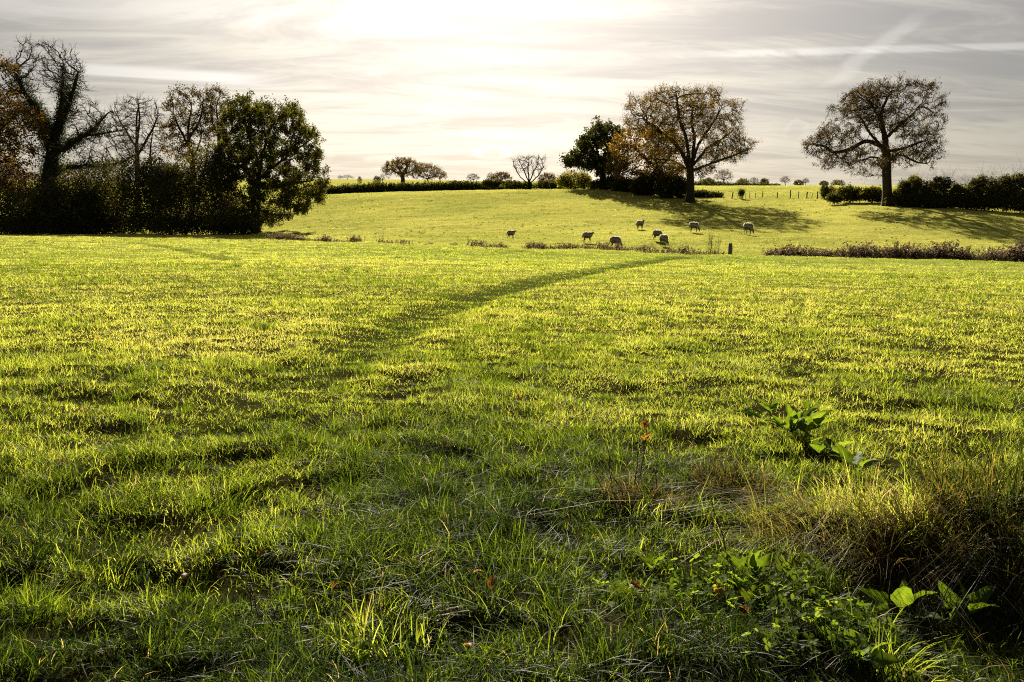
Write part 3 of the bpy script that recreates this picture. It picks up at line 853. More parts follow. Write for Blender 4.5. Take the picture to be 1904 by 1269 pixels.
tree('ash_tree', 'bare fan shaped ash rising behind the bushes, between ivy clad tree and brown leaved birch', 'tree', (258, 428, 138), .42,
     [[(258, 428), (257, 360), (255, 300), (254, 260)], [(254, 275), (238, 240), (228, 210)], [(254, 270), (262, 225), (262, 190)], [(255, 290), (278, 250), (292, 215)], [(254, 265), (250, 220), (248, 188)], [(276, 425, 2), (274, 340, 2), (270, 280, 2), (276, 230, 2)]],
     [(255, 200, 36, 22), (232, 215, 28, 24), (285, 215, 24, 26), (255, 235, 45, 28), (225, 250, 26, 20), (292, 250, 18, 24), (258, 270, 48, 22)],
     attractors=1900, D=.65, twigs=4, twig_len=1.2, twig_r=.022, gaps=0, seed=47, up=.25, jit=.15, deep=.5)
tree('birch_tree', 'brown leaved slender tree with crooked trunk, left of the dense green oak', 'tree', (355, 430, 130), .4,
     [[(355, 430), (358, 350), (358, 290), (350, 250), (356, 200)], [(356, 280), (335, 240), (325, 215)], [(354, 255), (370, 220), (372, 185)], [(357, 300), (378, 260), (385, 230)]],
     [(352, 180, 30, 20), (330, 200, 28, 26), (375, 190, 26, 26), (345, 230, 34, 30), (318, 240, 18, 26), (378, 235, 22, 30), (340, 275, 40, 22)],
     attractors=1200, D=.6, twigs=3, twig_len=.9, twig_r=.02, gaps=.3, leaves=9000, leaf_size=.24, leaf_mat_=M_OAKBROWN, leaf_spread=.25, leaf_prob=.7, seed=53, deep=.6, tint=(.3, .2), droop=.25)
tree('birch_tree', 'thin twiggy tree half hidden directly behind the left top of the dense green oak', 'tree', (412, 430, 136), .35,
     [[(412, 430), (410, 330), (408, 260), (402, 200)], [(408, 260), (395, 225), (390, 195)], [(408, 250), (425, 215), (428, 190)]],
     [(400, 180, 22, 18), (415, 200, 25, 22), (392, 215, 18, 24), (412, 240, 25, 25)],
     attractors=700, D=.6, twigs=3, twig_len=.9, twig_r=.02, gaps=.3, leaves=4500, leaf_size=.22, leaf_mat_=M_OAKBROWN, leaf_spread=.25, leaf_prob=.75, seed=59, deep=.7, tint=(.3, .2), droop=.25)
tree('oak_tree', 'dense dark green oak at the right end of the left thicket', 'tree', (476, 434, 112), .52,
     [[(476, 434), (476, 390), (480, 340), (486, 300)], [(484, 310), (470, 260), (462, 215)], [(485, 300), (505, 250), (520, 215)], [(482, 330), (530, 290), (570, 255)], [(480, 340), (440, 300), (420, 260)], [(480, 350), (540, 340), (590, 330)], [(478, 370), (445, 365), (425, 360)], [(477, 390), (510, 400), (540, 398)]],
     [(470, 200, 40, 18), (520, 205, 30, 18), (440, 225, 34, 28), (490, 225, 50, 28), (545, 225, 26, 22), (570, 255, 22, 22), (530, 260, 45, 30), (470, 270, 50, 36), (582, 290, 18, 20), (545, 300, 45, 32), (490, 315, 50, 30), (430, 290, 30, 30), (595, 325, 20, 22), (560, 345, 45, 24), (500, 360, 45, 22), (435, 335, 34, 30), (585, 365, 16, 18), (540, 385, 38, 16), (500, 400, 38, 16), (440, 385, 32, 24), (470, 415, 36, 12)],
     attractors=2600, D=.55, twigs=2, twig_len=.7, leaves=85000, leaf_size=.24, leaf_mat_=M_OAKGREEN, leaf_spread=.24, leaf_prob=.75, seed=61, tint=(.30, .25), deep=.75, gaps=.37)

# ------------------------------------------------------------------ bushes and hedges
def bush(name, label, cat, base, blobs, leaves, leaf_size=.22, mat=None, stems=40, stem_r=.02, poke=.6, seed=1, group=None, tint=(.35, .22), shell=.30, yaw=0):
    g = np.random.default_rng(seed)
    px, py, Y = base
    B0 = gpt(P(px, py, Y)[0], Y)
    root = thing(name, B0, label, cat, group)
    c, k = [], []
    B = [b if len(b) > 4 else (*b, Y) for b in blobs]
    vol = np.array([b[2] * b[3] * b[4] ** 2 for b in B], float)
    pick = g.choice(len(B), leaves, p=vol / vol.sum())
    q = g.normal(size=(leaves, 3)); q /= np.linalg.norm(q, axis=1, keepdims=True)
    lump = .52 + .9 * fbm(q[:, 0] * 2.8 + pick * 3.3, q[:, 2] * 2.8 + q[:, 1] * 1.7, seed, 3)
    rr = (g.random(leaves) ** shell) * lump
    pts = np.zeros((leaves, 3)); top = []
    for i, b in enumerate(B):
        m = pick == i; s = b[4] / F
        ctr = P(b[0], b[1], b[4])
        pts[m] = ctr + q[m] * rr[m][:, None] * np.array([b[2] * s, b[2] * s * .8, b[3] * s])
    gz = height(pts[:, 0], pts[:, 1])
    pts[:, 2] = np.maximum(pts[:, 2], gz + g.random(leaves) * .3)
    pts = pts + g.normal(0, leaf_size * .4, pts.shape)
    tn = np.clip(tint[0] + tint[1] * g.normal(size=leaves) + .35 * (lump - 1), 0, 1)
    v, f, t = leaf_quads(pts - B0, leaf_size * g.uniform(.6, 1.4, leaves), g, tn, .7)
    mesh_obj('foliage', v, f, mat or M_BUSH, root, tint=t)
    pos, par, rad = [], [], []
    for i in range(stems):
        b = B[g.choice(len(B), p=vol / vol.sum())]; s = b[4] / F
        ctr = P(b[0], b[1], b[4])
        foot = gpt(ctr[0] + g.normal(0, b[2] * s * .35), ctr[1] + g.normal(0, b[2] * s * .25))
        dr = g.normal(size=3); dr[2] = abs(dr[2]) + .6; dr /= np.linalg.norm(dr)
        tip = ctr + dr * np.array([b[2], b[2] * .8, b[3]]) * s * .95 + dr * poke * g.uniform(.2, 1.0)
        o = len(pos); n = 5
        for j in range(n):
            tt = j / (n - 1)
            pt = foot + (tip - foot) * tt + np.array([0, 0, .25 * (tip[2] - foot[2]) * tt * (1 - tt)]) + g.normal(0, .06, 3) * tt
            pos.append(pt); par.append(o + j - 1 if j else -1); rad.append(stem_r * (1.15 - tt))
        for j in range(5):                                        # side shoots near the tip
            pos.append(tip + g.normal(0, .28, 3) * poke - (tip - foot) * .08); par.append(o + n - 2); rad.append(stem_r * .35)
    pos = np.array(pos) - B0; par = np.array(par); rad = np.array(rad)
    main = np.full(len(pos), -1)
    for i in range(len(pos) - 1, 0, -1):
        if par[i] >= 0: main[par[i]] = i
    for i in range(len(pos)):
        if par[i] == i - 1: main[par[i]] = i
    v, f = tubes(pos, par, rad, main)
    mesh_obj('stems', v, f, M_TWIG, root)
    return root

# left thicket, shrubs from left to right
for i, (px, py, Y, blobs, n, lab, tn) in enumerate([
    (15, 434, 112, [(5, 390, 45, 48), (40, 400, 30, 38)], 9000, 'dark shrub at the left edge of the photo, under the gold brown oak', (.25, .2)),
    (62, 434, 109, [(60, 398, 30, 40), (95, 385, 30, 50)], 8500, 'low dark shrub at the foot of the ivy clad trunk', (.18, .15)),
    (135, 433, 111, [(130, 380, 40, 58), (160, 395, 28, 40)], 12000, 'dark bush right of the ivy clad trunk, under its long low limb', (.25, .2)),
    (205, 433, 113, [(205, 368, 42, 66), (185, 385, 30, 45)], 12000, 'dark bush below the tip of the ivy tree low limb', (.22, .2)),
    (275, 433, 112, [(272, 360, 44, 72), (290, 340, 32, 46)], 13000, 'tall dark bush below the bare fan shaped ash', (.22, .2)),
    (335, 433, 109, [(335, 365, 42, 68), (320, 345, 30, 44)], 13000, 'tall dark bush below the brown leaved birch', (.25, .2)),
    (395, 433, 110, [(392, 350, 38, 82), (405, 330, 26, 45)], 13000, 'olive tinged bush touching the left side of the dense green oak', (.42, .24)),
    (150, 432, 128, [(120, 362, 45, 52), (185, 358, 45, 52), (60, 370, 40, 45)], 12000, 'brown tinged bush row seen behind the ivy clad trunk', (.5, .25)),
    (432, 434, 107, [(432, 408, 30, 27), (455, 418, 22, 16)], 5000, 'low bramble tangle left of the dense green oak trunk', (.3, .25)),
]):
    wide = [(b[0], b[1], b[2] * 1.25, b[3]) for b in blobs] + [(px - 18, 418, 40, 18), (px + 20, 416, 38, 20)]
    bush('thicket_bush', lab, 'bush', (px, py, Y), wide, int(n * 1.1), .27, M_BUSH, 90, .022, 2.0, 71 + i, 'bushes of the left thicket', tn)
# hill bushes under the big oak, left to right
bush('willow_bush', 'round yellow green bush beside the dark green hilltop oak', 'bush', (1068, 350, 172), [(1068, 336, 32, 17), (1050, 338, 16, 13), (1088, 338, 14, 14)], 6000, .3, M_YELLOWBUSH, 40, .025, 1.0, 91, None, (.45, .25))
for i, (px, py, Y, blobs, n, lab, tn) in enumerate([
    (1120, 351, 166, [(1115, 344, 22, 10), (1138, 340, 20, 15)], 4000, 'low dark bush under the dark green hilltop oak', (.2, .2)),
    (1165, 355, 158, [(1160, 345, 25, 18), (1180, 346, 20, 16)], 5000, 'dark bush under the orange tree, left part of the dark hedge bushes', (.2, .2)),
    (1205, 361, 150, [(1205, 345, 26, 22), (1190, 350, 20, 16)], 6000, 'tall dark bush in the middle below the orange tree', (.2, .2)),
    (1248, 367, 145, [(1245, 347, 24, 22), (1265, 350, 18, 18)], 6000, 'dark bush just left of the tall sparse oak trunk', (.15, .15)),
    (1305, 366, 148, [(1302, 361, 22, 6), (1330, 363, 16, 4)], 2500, 'low dark scrub just right of the tall sparse oak trunk', (.15, .15)),
]):
    bush('hill_bush', lab, 'bush', (px, py, Y), blobs, n, .34, M_BUSH, 30, .02, .7, 101 + i, 'dark bushes under the hilltop trees', tn)
# trimmed hedge behind the crest
hb = [(x, 352 + 9 * max(0, (690 - x) / 110) - 3.5 * max(0, (x - 760) / 160) + rng.normal(0, 1), 17, 11 if x < 880 else 8, 190) for x in range(585, 960, 14)]
bush('field_hedge', 'long dark field hedge along the far crest of the pasture', 'hedge', (720, 358, 190), hb, 26000, .38, M_BUSH, 160, .02, .5, 111, None, (.12, .12), .3)
for i, (px, py, Y, blobs, lab) in enumerate([
    (960, 352, 180, [(955, 345, 20, 9), (980, 346, 18, 8)], 'low dark bush at the foot of the bare many stemmed tree'),
    (1020, 351, 178, [(1015, 345, 22, 9), (1038, 346, 14, 8)], 'low dark bush between the bare many stemmed tree and yellow green bush'),
    (905, 349, 186, [(908, 341, 12, 6), (925, 342, 16, 7)], 'small dark bush under the flat topped brown oak'),
]):
    bush('hedge_bush', lab, 'bush', (px, py, Y), blobs, 2600, .34, M_BUSH, 24, .02, .8, 121 + i, 'bushes along the far crest', (.2, .2))
# right hand hedge
hb = []
for k, (x, top, bot, Y) in enumerate([(1668, 356, 382, 117), (1690, 345, 384, 116), (1712, 336, 385, 115), (1735, 334, 385, 114), (1760, 335, 386, 113), (1788, 340, 387, 112), (1812, 334, 387, 111), (1835, 328, 388, 110), (1860, 326, 388, 109), (1885, 330, 389, 108), (1912, 328, 390, 107), (1945, 326, 391, 106), (1985, 330, 392, 105), (2030, 332, 393, 104)]):
    top += rng.normal(0, 4.5)
    hb.append((x, (top + bot) / 2 + 3, 24, (bot - top) / 2, Y))
    hb.append((x + rng.normal(0, 8), top + 9, 9, 11, Y))
    hb.append((x + 9, bot - 11, 20, 14, Y - 1.2))
bush('overgrown_hedge', 'tall overgrown dark hedge from the lone oak to the right edge', 'hedge', (1800, 387, 111), hb, 60000, .22, M_BUSH, 260, .018, 2.2, 131, None, (.22, .22), .25)
for i, (px, py, Y, blobs, n, lab, mat) in enumerate([
    (1540, 371, 138, [(1533, 356, 9, 14), (1545, 358, 10, 12)], 1600, 'thin upright bush at the right end of the post fence', M_BUSH),
    (1580, 376, 127, [(1575, 360, 22, 15), (1595, 362, 16, 13)], 4500, 'rounded bramble bush left of the lone oak', M_BUSH),
    (1620, 378, 124, [(1618, 362, 20, 14), (1636, 366, 12, 11)], 4000, 'bramble bush touching the lone oak trunk', M_BUSH),
    (1560, 377, 125, [(1552, 369, 14, 8)], 1300, 'low bramble mound in front of the rounded bramble bush', M_BUSH),
    (1690, 384, 117, [(1684, 352, 16, 16), (1700, 345, 14, 18)], 4000, 'yellow green bush just right of the lone oak trunk', M_YELLOWBUSH),
    (1379, 365, 142, [(1379, 359, 5.5, 5.5)], 450, 'small round shrub growing through the post fence', M_BUSH),
]):
    bush('bramble_bush', lab, 'bush', (px, py, Y), blobs, n, .24, mat, 26, .015, .6, 141 + i, 'bushes around the lone oak', (.25, .22) if mat == M_BUSH else (.15, .2))

# ------------------------------------------------------------------ far trees
GF = 'far trees on the skyline'
small_tree('oak_tree', 'broad brown oak standing above the far field hedge', 'tree', 748, 343, 215, 292, 39, seed=201, group=GF, leaves=7000, R=.55)
small_tree('oak_tree', 'lower brown oak touching the right side of the broad brown oak', 'tree', 795, 343, 212, 303, 34, seed=202, group=GF, leaves=5500, stem=.25)
small_tree('thorn_tree', 'thin bare tree right of the two brown oaks', 'tree', 818, 343, 225, 314, 16, True, seed=203, group=GF)
small_tree('thorn_tree', 'small bare tree alone on the skyline, left of the flat topped oak', 'tree', 880, 342, 240, 322, 14, True, seed=204, group=GF)
small_tree('oak_tree', 'flat topped brown oak left of the bare many stemmed tree', 'tree', 932, 344, 205, 319, 21, seed=205, group=GF)
small_tree('thorn_tree', 'small bare tree touching the left side of the flat topped oak', 'tree', 912, 343, 210, 321, 9, True, seed=206, group=GF)
tree('ash_tree', 'bare many stemmed tree fanning out above the crest hedge', 'tree', (984, 352, 180), .3,
     [[(984, 352), (984, 345), (984, 335)], [(984, 340), (975, 320), (965, 300)], [(984, 340), (982, 315), (984, 295)], [(984, 340), (992, 320), (1003, 298)], [(984, 342), (968, 330), (956, 310)], [(984, 342), (1000, 328), (1010, 312)]],
     [(985, 298, 24, 10), (965, 305, 18, 14), (1003, 303, 15, 14), (985, 315, 32, 12)], attractors=700, D=.6, twigs=3, twig_len=.9, twig_r=.022, gaps=0, seed=207, up=.2, jit=.15, group=GF)
small_tree('oak_tree', 'small brown oak between the bare many stemmed tree and yellow green bush', 'tree', 1018, 351, 190, 321, 19, seed=208, group=GF)
small_tree('thorn_tree', 'tiny wide bare tree on the far left skyline', 'tree', 646, 336, 620, 324.5, 13, True, seed=209, stem=.3, group=GF)
small_tree('thorn_tree', 'tiny bare tree closest to the dense green oak on the skyline', 'tree', 632, 336, 600, 326, 5, True, seed=210, group=GF)
small_tree('thorn_tree', 'tiny dark tree alone above the far hedge', 'tree', 669, 342, 330, 328, 4.5, dark=True, seed=211, group=GF, leaves=700)
small_tree('thorn_tree', 'small dark tree just left of the broad brown oak', 'tree', 701, 343, 230, 327, 8, dark=True, seed=212, group=GF, leaves=900)
small_tree('dead_tree', 'small dead tree with bare forked branches left of the broad brown oak', 'tree', 711, 343, 232, 322, 7, True, seed=213, group=GF, twigs=1)
small_tree('thorn_tree', 'brown twiggy tree just right of the tall sparse oak, above the far field', 'tree', 1346, 347, 250, 314, 19, False, seed=214, group=GF, leaves=900)
small_tree('thorn_tree', 'small dark tree left of the brown twiggy tree, half behind the tall oak limbs', 'tree', 1318, 347, 252, 330, 14, dark=True, seed=215, group=GF, stem=.1)
small_tree('thorn_tree', 'dark rounded tree right of the brown twiggy tree', 'tree', 1381, 347, 262, 331, 14, dark=True, seed=216, group=GF, stem=.1)
small_tree('thorn_tree', 'bare tree between two dark trees on the right skyline', 'tree', 1402, 347, 270, 329, 10, True, seed=217, group=GF)
small_tree('thorn_tree', 'dark tree with a pointed top left of the lone bare skyline tree', 'tree', 1421, 347, 275, 331, 9, dark=True, seed=218, group=GF, stem=.1)
small_tree('thorn_tree', 'bare tree standing alone in the middle of the right skyline', 'tree', 1460, 347, 265, 327, 11, True, seed=219, group=GF)
small_tree('thorn_tree', 'dark triangular tree right of the lone bare skyline tree', 'tree', 1485, 346, 300, 334, 10, dark=True, seed=220, group=GF, stem=.05)
small_tree('thorn_tree', 'bare tree touching the dark triangular tree', 'tree', 1498, 346, 300, 331, 8, True, seed=221, group=GF)
small_tree('thorn_tree', 'small dark tree above the right end of the post fence', 'tree', 1532, 346, 310, 336, 9, dark=True, seed=222, group=GF, stem=.05)
small_tree('thorn_tree', 'dark tree on the skyline left of the lone oak', 'tree', 1558, 346, 300, 334, 14, dark=True, seed=223, group=GF, stem=.05)

bush('skyline_hedge', 'low ragged dark hedge along the right skyline under the far trees', 'hedge', (1370, 347, 256), [(x, 344.5 + g_, rx_, ry_, 256) for x, g_, rx_, ry_ in [(1296, -1, 12, 6), (1308, -3, 10, 8), (1322, -2, 12, 7), (1336, -1, 10, 6), (1350, 0, 12, 5), (1364, 0, 10, 4), (1378, -1, 10, 6), (1392, 0, 10, 4), (1408, 0, 12, 4.5), (1424, 0, 10, 5), (1438, .5, 9, 3), (1446, .8, 6, 2.5)]], 4500, .38, M_BUSH, 50, .02, .8, 161, None, (.2, .2))

# ------------------------------------------------------------------ fence
def post_mesh(h, r, g, sides=7):
    rows, f = [], []
    lv = (-.3, .0, h * .5, h * .96, h)
    for k, z in enumerate(lv):
        for j in range(sides):
            a = 2 * math.pi * j / sides
            q = r * (1 + .12 * g.normal()) * (.86 if k == len(lv) - 1 else 1)
            rows.append((q * math.cos(a), q * math.sin(a), z + (g.normal(0, .012) if k == len(lv) - 1 else 0)))
    for k in range(len(lv) - 1):
        for j in range(sides):
            f.append((k * sides + j, k * sides + (j + 1) % sides, (k + 1) * sides + (j + 1) % sides, (k + 1) * sides + j))
    n = (len(lv) - 1) * sides
    rows.append((0, 0, h + .005)); t = [(n + j, n + (j + 1) % sides, len(rows) - 1) for j in range(sides)]
    return np.array(rows), [np.array(f), np.array(t)]

def fence():
    g = np.random.default_rng(5)
    spec = [(1313, 359, 366, .06, 0), (1328, 356, 364, .05, 0), (1345, 356, 364, .06, -.05), (1361, 354, 365, .1, .17), (1372, 355, 365, .05, .03), (1387, 357, 365.5, .05, -.05), (1394, 355, 366, .06, 0), (1404.5, 357, 366, .06, .04), (1417, 355, 367, .07, .06), (1445, 357, 367, .08, .05), (1469.5, 354, 368, .09, 0), (1484.5, 356, 368, .07, .03), (1500, 358, 368.5, .11, .05), (1509, 358, 368.5, .05, .2), (1520, 357, 369, .1, -.05)]
    feet = []
    c0 = None
    for (px, top, py, r, lean) in spec:
        Y = 143.5 - (px - 1313) * .015
        feet.append((gpt(P(px, py, Y)[0], Y), (py - top) * Y / F, r, lean))
    root = thing('post_fence', feet[0][0], 'old leaning post and wire fence across the pasture right of the tall sparse oak', 'fence')
    tops = []
    for (p, h, r, lean) in feet:
        v, f = post_mesh(h + .1, r, g)
        o = mesh_obj('post', v, f, M_POST, root, smooth=False)
        o.location = p - feet[0][0]; o.rotation_euler = (g.normal(0, .04), lean, 0)
        tops.append((p - feet[0][0], h, lean))
    for lv in (.45, .85):
        pts = np.array([t + np.array([math.sin(l) * h * lv, -.06, h * lv]) for t, h, l in tops])
        pos = []
        for a, b in zip(pts[:-1], pts[1:]):
            for k in range(4): pos.append(a + (b - a) * k / 4 - np.array([0, 0, .06 * math.sin(math.pi * k / 4)]))
        pos.append(pts[-1]); pos = np.array(pos); n = len(pos)
        v, f = tubes(pos, np.arange(n) - 1, np.full(n, .006), np.concatenate([np.arange(1, n), [-1]]))
        mesh_obj('wire', v, f, M_WIRE, root)
fence()
pz = ground_at(1357, 477.5)
v, f = post_mesh(.98, .15, np.random.default_rng(9), 8)
pz = gpt(P(1357, 477, 65.2)[0], 65.2)
o = mesh_obj('wooden_post', v, f, M_POST, smooth=False); o.location = pz; o.rotation_euler = (0, .03, .3)
tag(o, 'single stout dark wooden post at the near field edge', 'post')

# ------------------------------------------------------------------ dead weeds along the ditch
def weed_mesh(seed, n, h, spread, brushy):
    g = np.random.default_rng(seed)
    parts = []
    base = np.stack([g.normal(0, spread * .5, n), g.normal(0, spread * .35, n), np.full(n, -.05)], 1)
    hh = h * g.uniform(.5, 1.1, n)
    lean = g.normal(0, .28, (n, 2))
    parts.append(blades(base, hh, np.full(n, .028), lean, g.uniform(0, math.pi, n), g.uniform(.1, .7, n), 2))
    m = n * 3                                                     # dry grass round the foot
    b2 = np.stack([g.normal(0, spread * .6, m), g.normal(0, spread * .4, m), np.full(m, -.05)], 1)
    parts.append(blades(b2, h * .45 * g.uniform(.4, 1.1, m), np.full(m, .022), g.normal(0, .5, (m, 2)), g.uniform(0, math.pi, m), g.uniform(.2, 1, m), 1))
    k = n * brushy                                                # seed heads and withered leaves
    i = g.integers(0, n, k); t = g.uniform(.35, 1.0, k)
    lm = np.minimum(np.hypot(lean[i, 0], lean[i, 1]), 1.4)
    c = base[i] + np.concatenate([lean[i] * (hh[i] * t ** 1.8)[:, None], (hh[i] * t * (1 - .35 * lm * t))[:, None]], 1) + g.normal(0, .035, (k, 3))
    parts.append(leaf_quads(c, g.uniform(.05, .12, k), g, g.uniform(0, .8, k), .6))
    return join(parts)

def weeds():
    protos = {}
    for key, (n, h, s, br) in {'low': (16, .55, .5, 8), 'mid': (26, .85, .6, 14), 'tall': (34, 1.15, .7, 22)}.items():
        for q in range(3):
            v, f, t = weed_mesh(300 + q * 7 + len(key) + n, n, h, s, br)
            o = mesh_obj('dead_weeds', v, f, M_DEAD, tint=t); COL.objects.unlink(o)
            protos[key, q] = o
    g = np.random.default_rng(77)
    lab = {'left': ('dark withered weed clump in the strip right of the dense green oak', 'withered weeds right of the dense green oak'),
           'gap': ('small withered weed tuft in the gap left of the sheep', 'withered weed tufts in the gap'),
           'mid': ('brown withered weed clump on the bank in front of the sheep', 'withered weeds in front of the sheep'),
           'right': ('tall brown withered weed clump in the long strip right of the stout post', 'tall withered weeds right of the stout post')}
    spots = []
    for px in np.arange(508, 672, 6.0): spots.append((px, 'left', 'mid' if px < 560 else 'low', 1.0 - .002 * (px - 508)))
    for px in (598, 604, 655, 660): spots.append((px, 'left', 'mid', 1.05))
    for px in (708, 712, 722, 730, 745, 749, 756, 800, 842): spots.append((px, 'gap', 'low', .8))
    for px in list(np.arange(876, 915, 8)) + list(np.arange(918, 942, 7)) + list(np.arange(975, 1010, 6)) + list(np.arange(1014, 1045, 7)) + list(np.arange(1050, 1290, 8.5)): spots.append((px, 'mid', 'mid' if g.random() < .35 else 'low', g.uniform(.75, 1.1)))
    for px in np.arange(1432, 1930, 7.5): spots.append((px, 'right', 'tall' if px > 1560 and g.random() < .7 else 'mid', g.uniform(.75, 1.5) * (1 + .15 * math.sin(px / 23))))
    for px in (1300, 1312, 1322, 1334, 1346): spots.append((px, 'mid', 'low', .9))
    for (px, key, size, s) in spots:
        px += g.normal(0, 2)
        u = (px - CX) / F / 1.011
        Y = np.interp(u, EDGE_U, EDGE_Y) + 1.2 + g.uniform(0, 2.2)
        p = gpt(u * Y, Y)
        o = protos[size, int(g.integers(0, 3))].copy(); COL.objects.link(o)
        o.name = 'dead_weeds'
        o.location = p; o.rotation_euler = (0, 0, g.uniform(0, 6.28)); o.scale = (s * 1.1, s * 1.1, s)
        tag(o, lab[key][0], 'weeds', lab[key][1])
weeds()

def sapling(px, Y, h, n, label, seed, name='bare_sapling', spread=.8):
    g = np.random.default_rng(seed)
    p0 = gpt((px - CX) / F / 1.011 * Y, Y)
    pos, par, rad, main = [], [], [], {}
    for i in range(n):
        foot = np.array([g.normal(0, spread * .35), g.normal(0, .2), -.05])
        hh = h * g.uniform(.55, 1.0); le = g.normal(0, .16, 2)
        o = len(pos)
        for k in range(5):
            t = k / 4
            pos.append(foot + np.array([le[0] * hh * t, le[1] * hh * t, hh * t]) + g.normal(0, .02, 3)); par.append(o + k - 1 if k else -1); rad.append(.016 * (1.2 - t))
            if k: main[o + k - 1] = o + k
        for k in range(7):
            t = g.integers(1, 5); a = g.uniform(0, 6.28)
            pos.append(pos[o + t] + np.array([math.cos(a) * .18, math.sin(a) * .18, g.uniform(.1, .3)])); par.append(o + t); rad.append(.006)
    mm = np.full(len(pos), -1)
    for a, b in main.items(): mm[a] = b
    root = thing(name, p0, label, 'shrub')
    v, f = tubes(np.array(pos), np.array(par), np.array(rad), mm)
    mesh_obj('stems', v, f, M_DARKSTEM, root)
    k = g.integers(0, len(pos), n * 10)
    v, f, t = leaf_quads(np.array(pos)[k] + g.normal(0, .05, (n * 10, 3)), g.uniform(.04, .09, n * 10), g, g.uniform(.1, .8, n * 10))
    mesh_obj('withered_leaves', v, f, M_DEAD, root, tint=t)
sapling(1325, 67.5, 1.95, 16, 'tall clump of bare upright stems just left of the stout post', 5, spread=1.1)
sapling(1434, 65.5, .9, 5, 'short leaning bare stems at the left end of the tall weed strip', 6)
sapling(706, 77, 1.3, 4, 'thin bare stems leaning in the gap right of the dark weed strip', 7)

# ------------------------------------------------------------------ sheep
def fleece_mat():
    m, t = material('wool')
    co = t.new('ShaderNodeTexCoord').outputs['Object']
    n = t.noise(co, 14, 5, .6)
    lock = t.new('ShaderNodeAttribute', attribute_name='tint').outputs['Fac']      # 0 dense coat, 1 loose outer locks
    a, b = t.new('ShaderNodeBsdfDiffuse'), t.new('ShaderNodeBsdfTranslucent')
    t.put(a.inputs[0], t.ramp(n, [(.3, (.13, .115, .095)), (.7, (.25, .225, .185))])); b.inputs[0].default_value = (.62, .56, .46, 1)
    mx = t.new('ShaderNodeMixShader'); t.put(mx.inputs[0], t.m('MULTIPLY', lock, .6))
    t.l.new(a.outputs[0], mx.inputs[1]); t.l.new(b.outputs[0], mx.inputs[2])
    t.l.new(mx.outputs[0], t.out.inputs[0])
    return m
M_WOOL = fleece_mat()
M_SKIN = rough_mat('sheep_skin', (.05, .042, .035), (.11, .095, .08), 9, .8, .15)

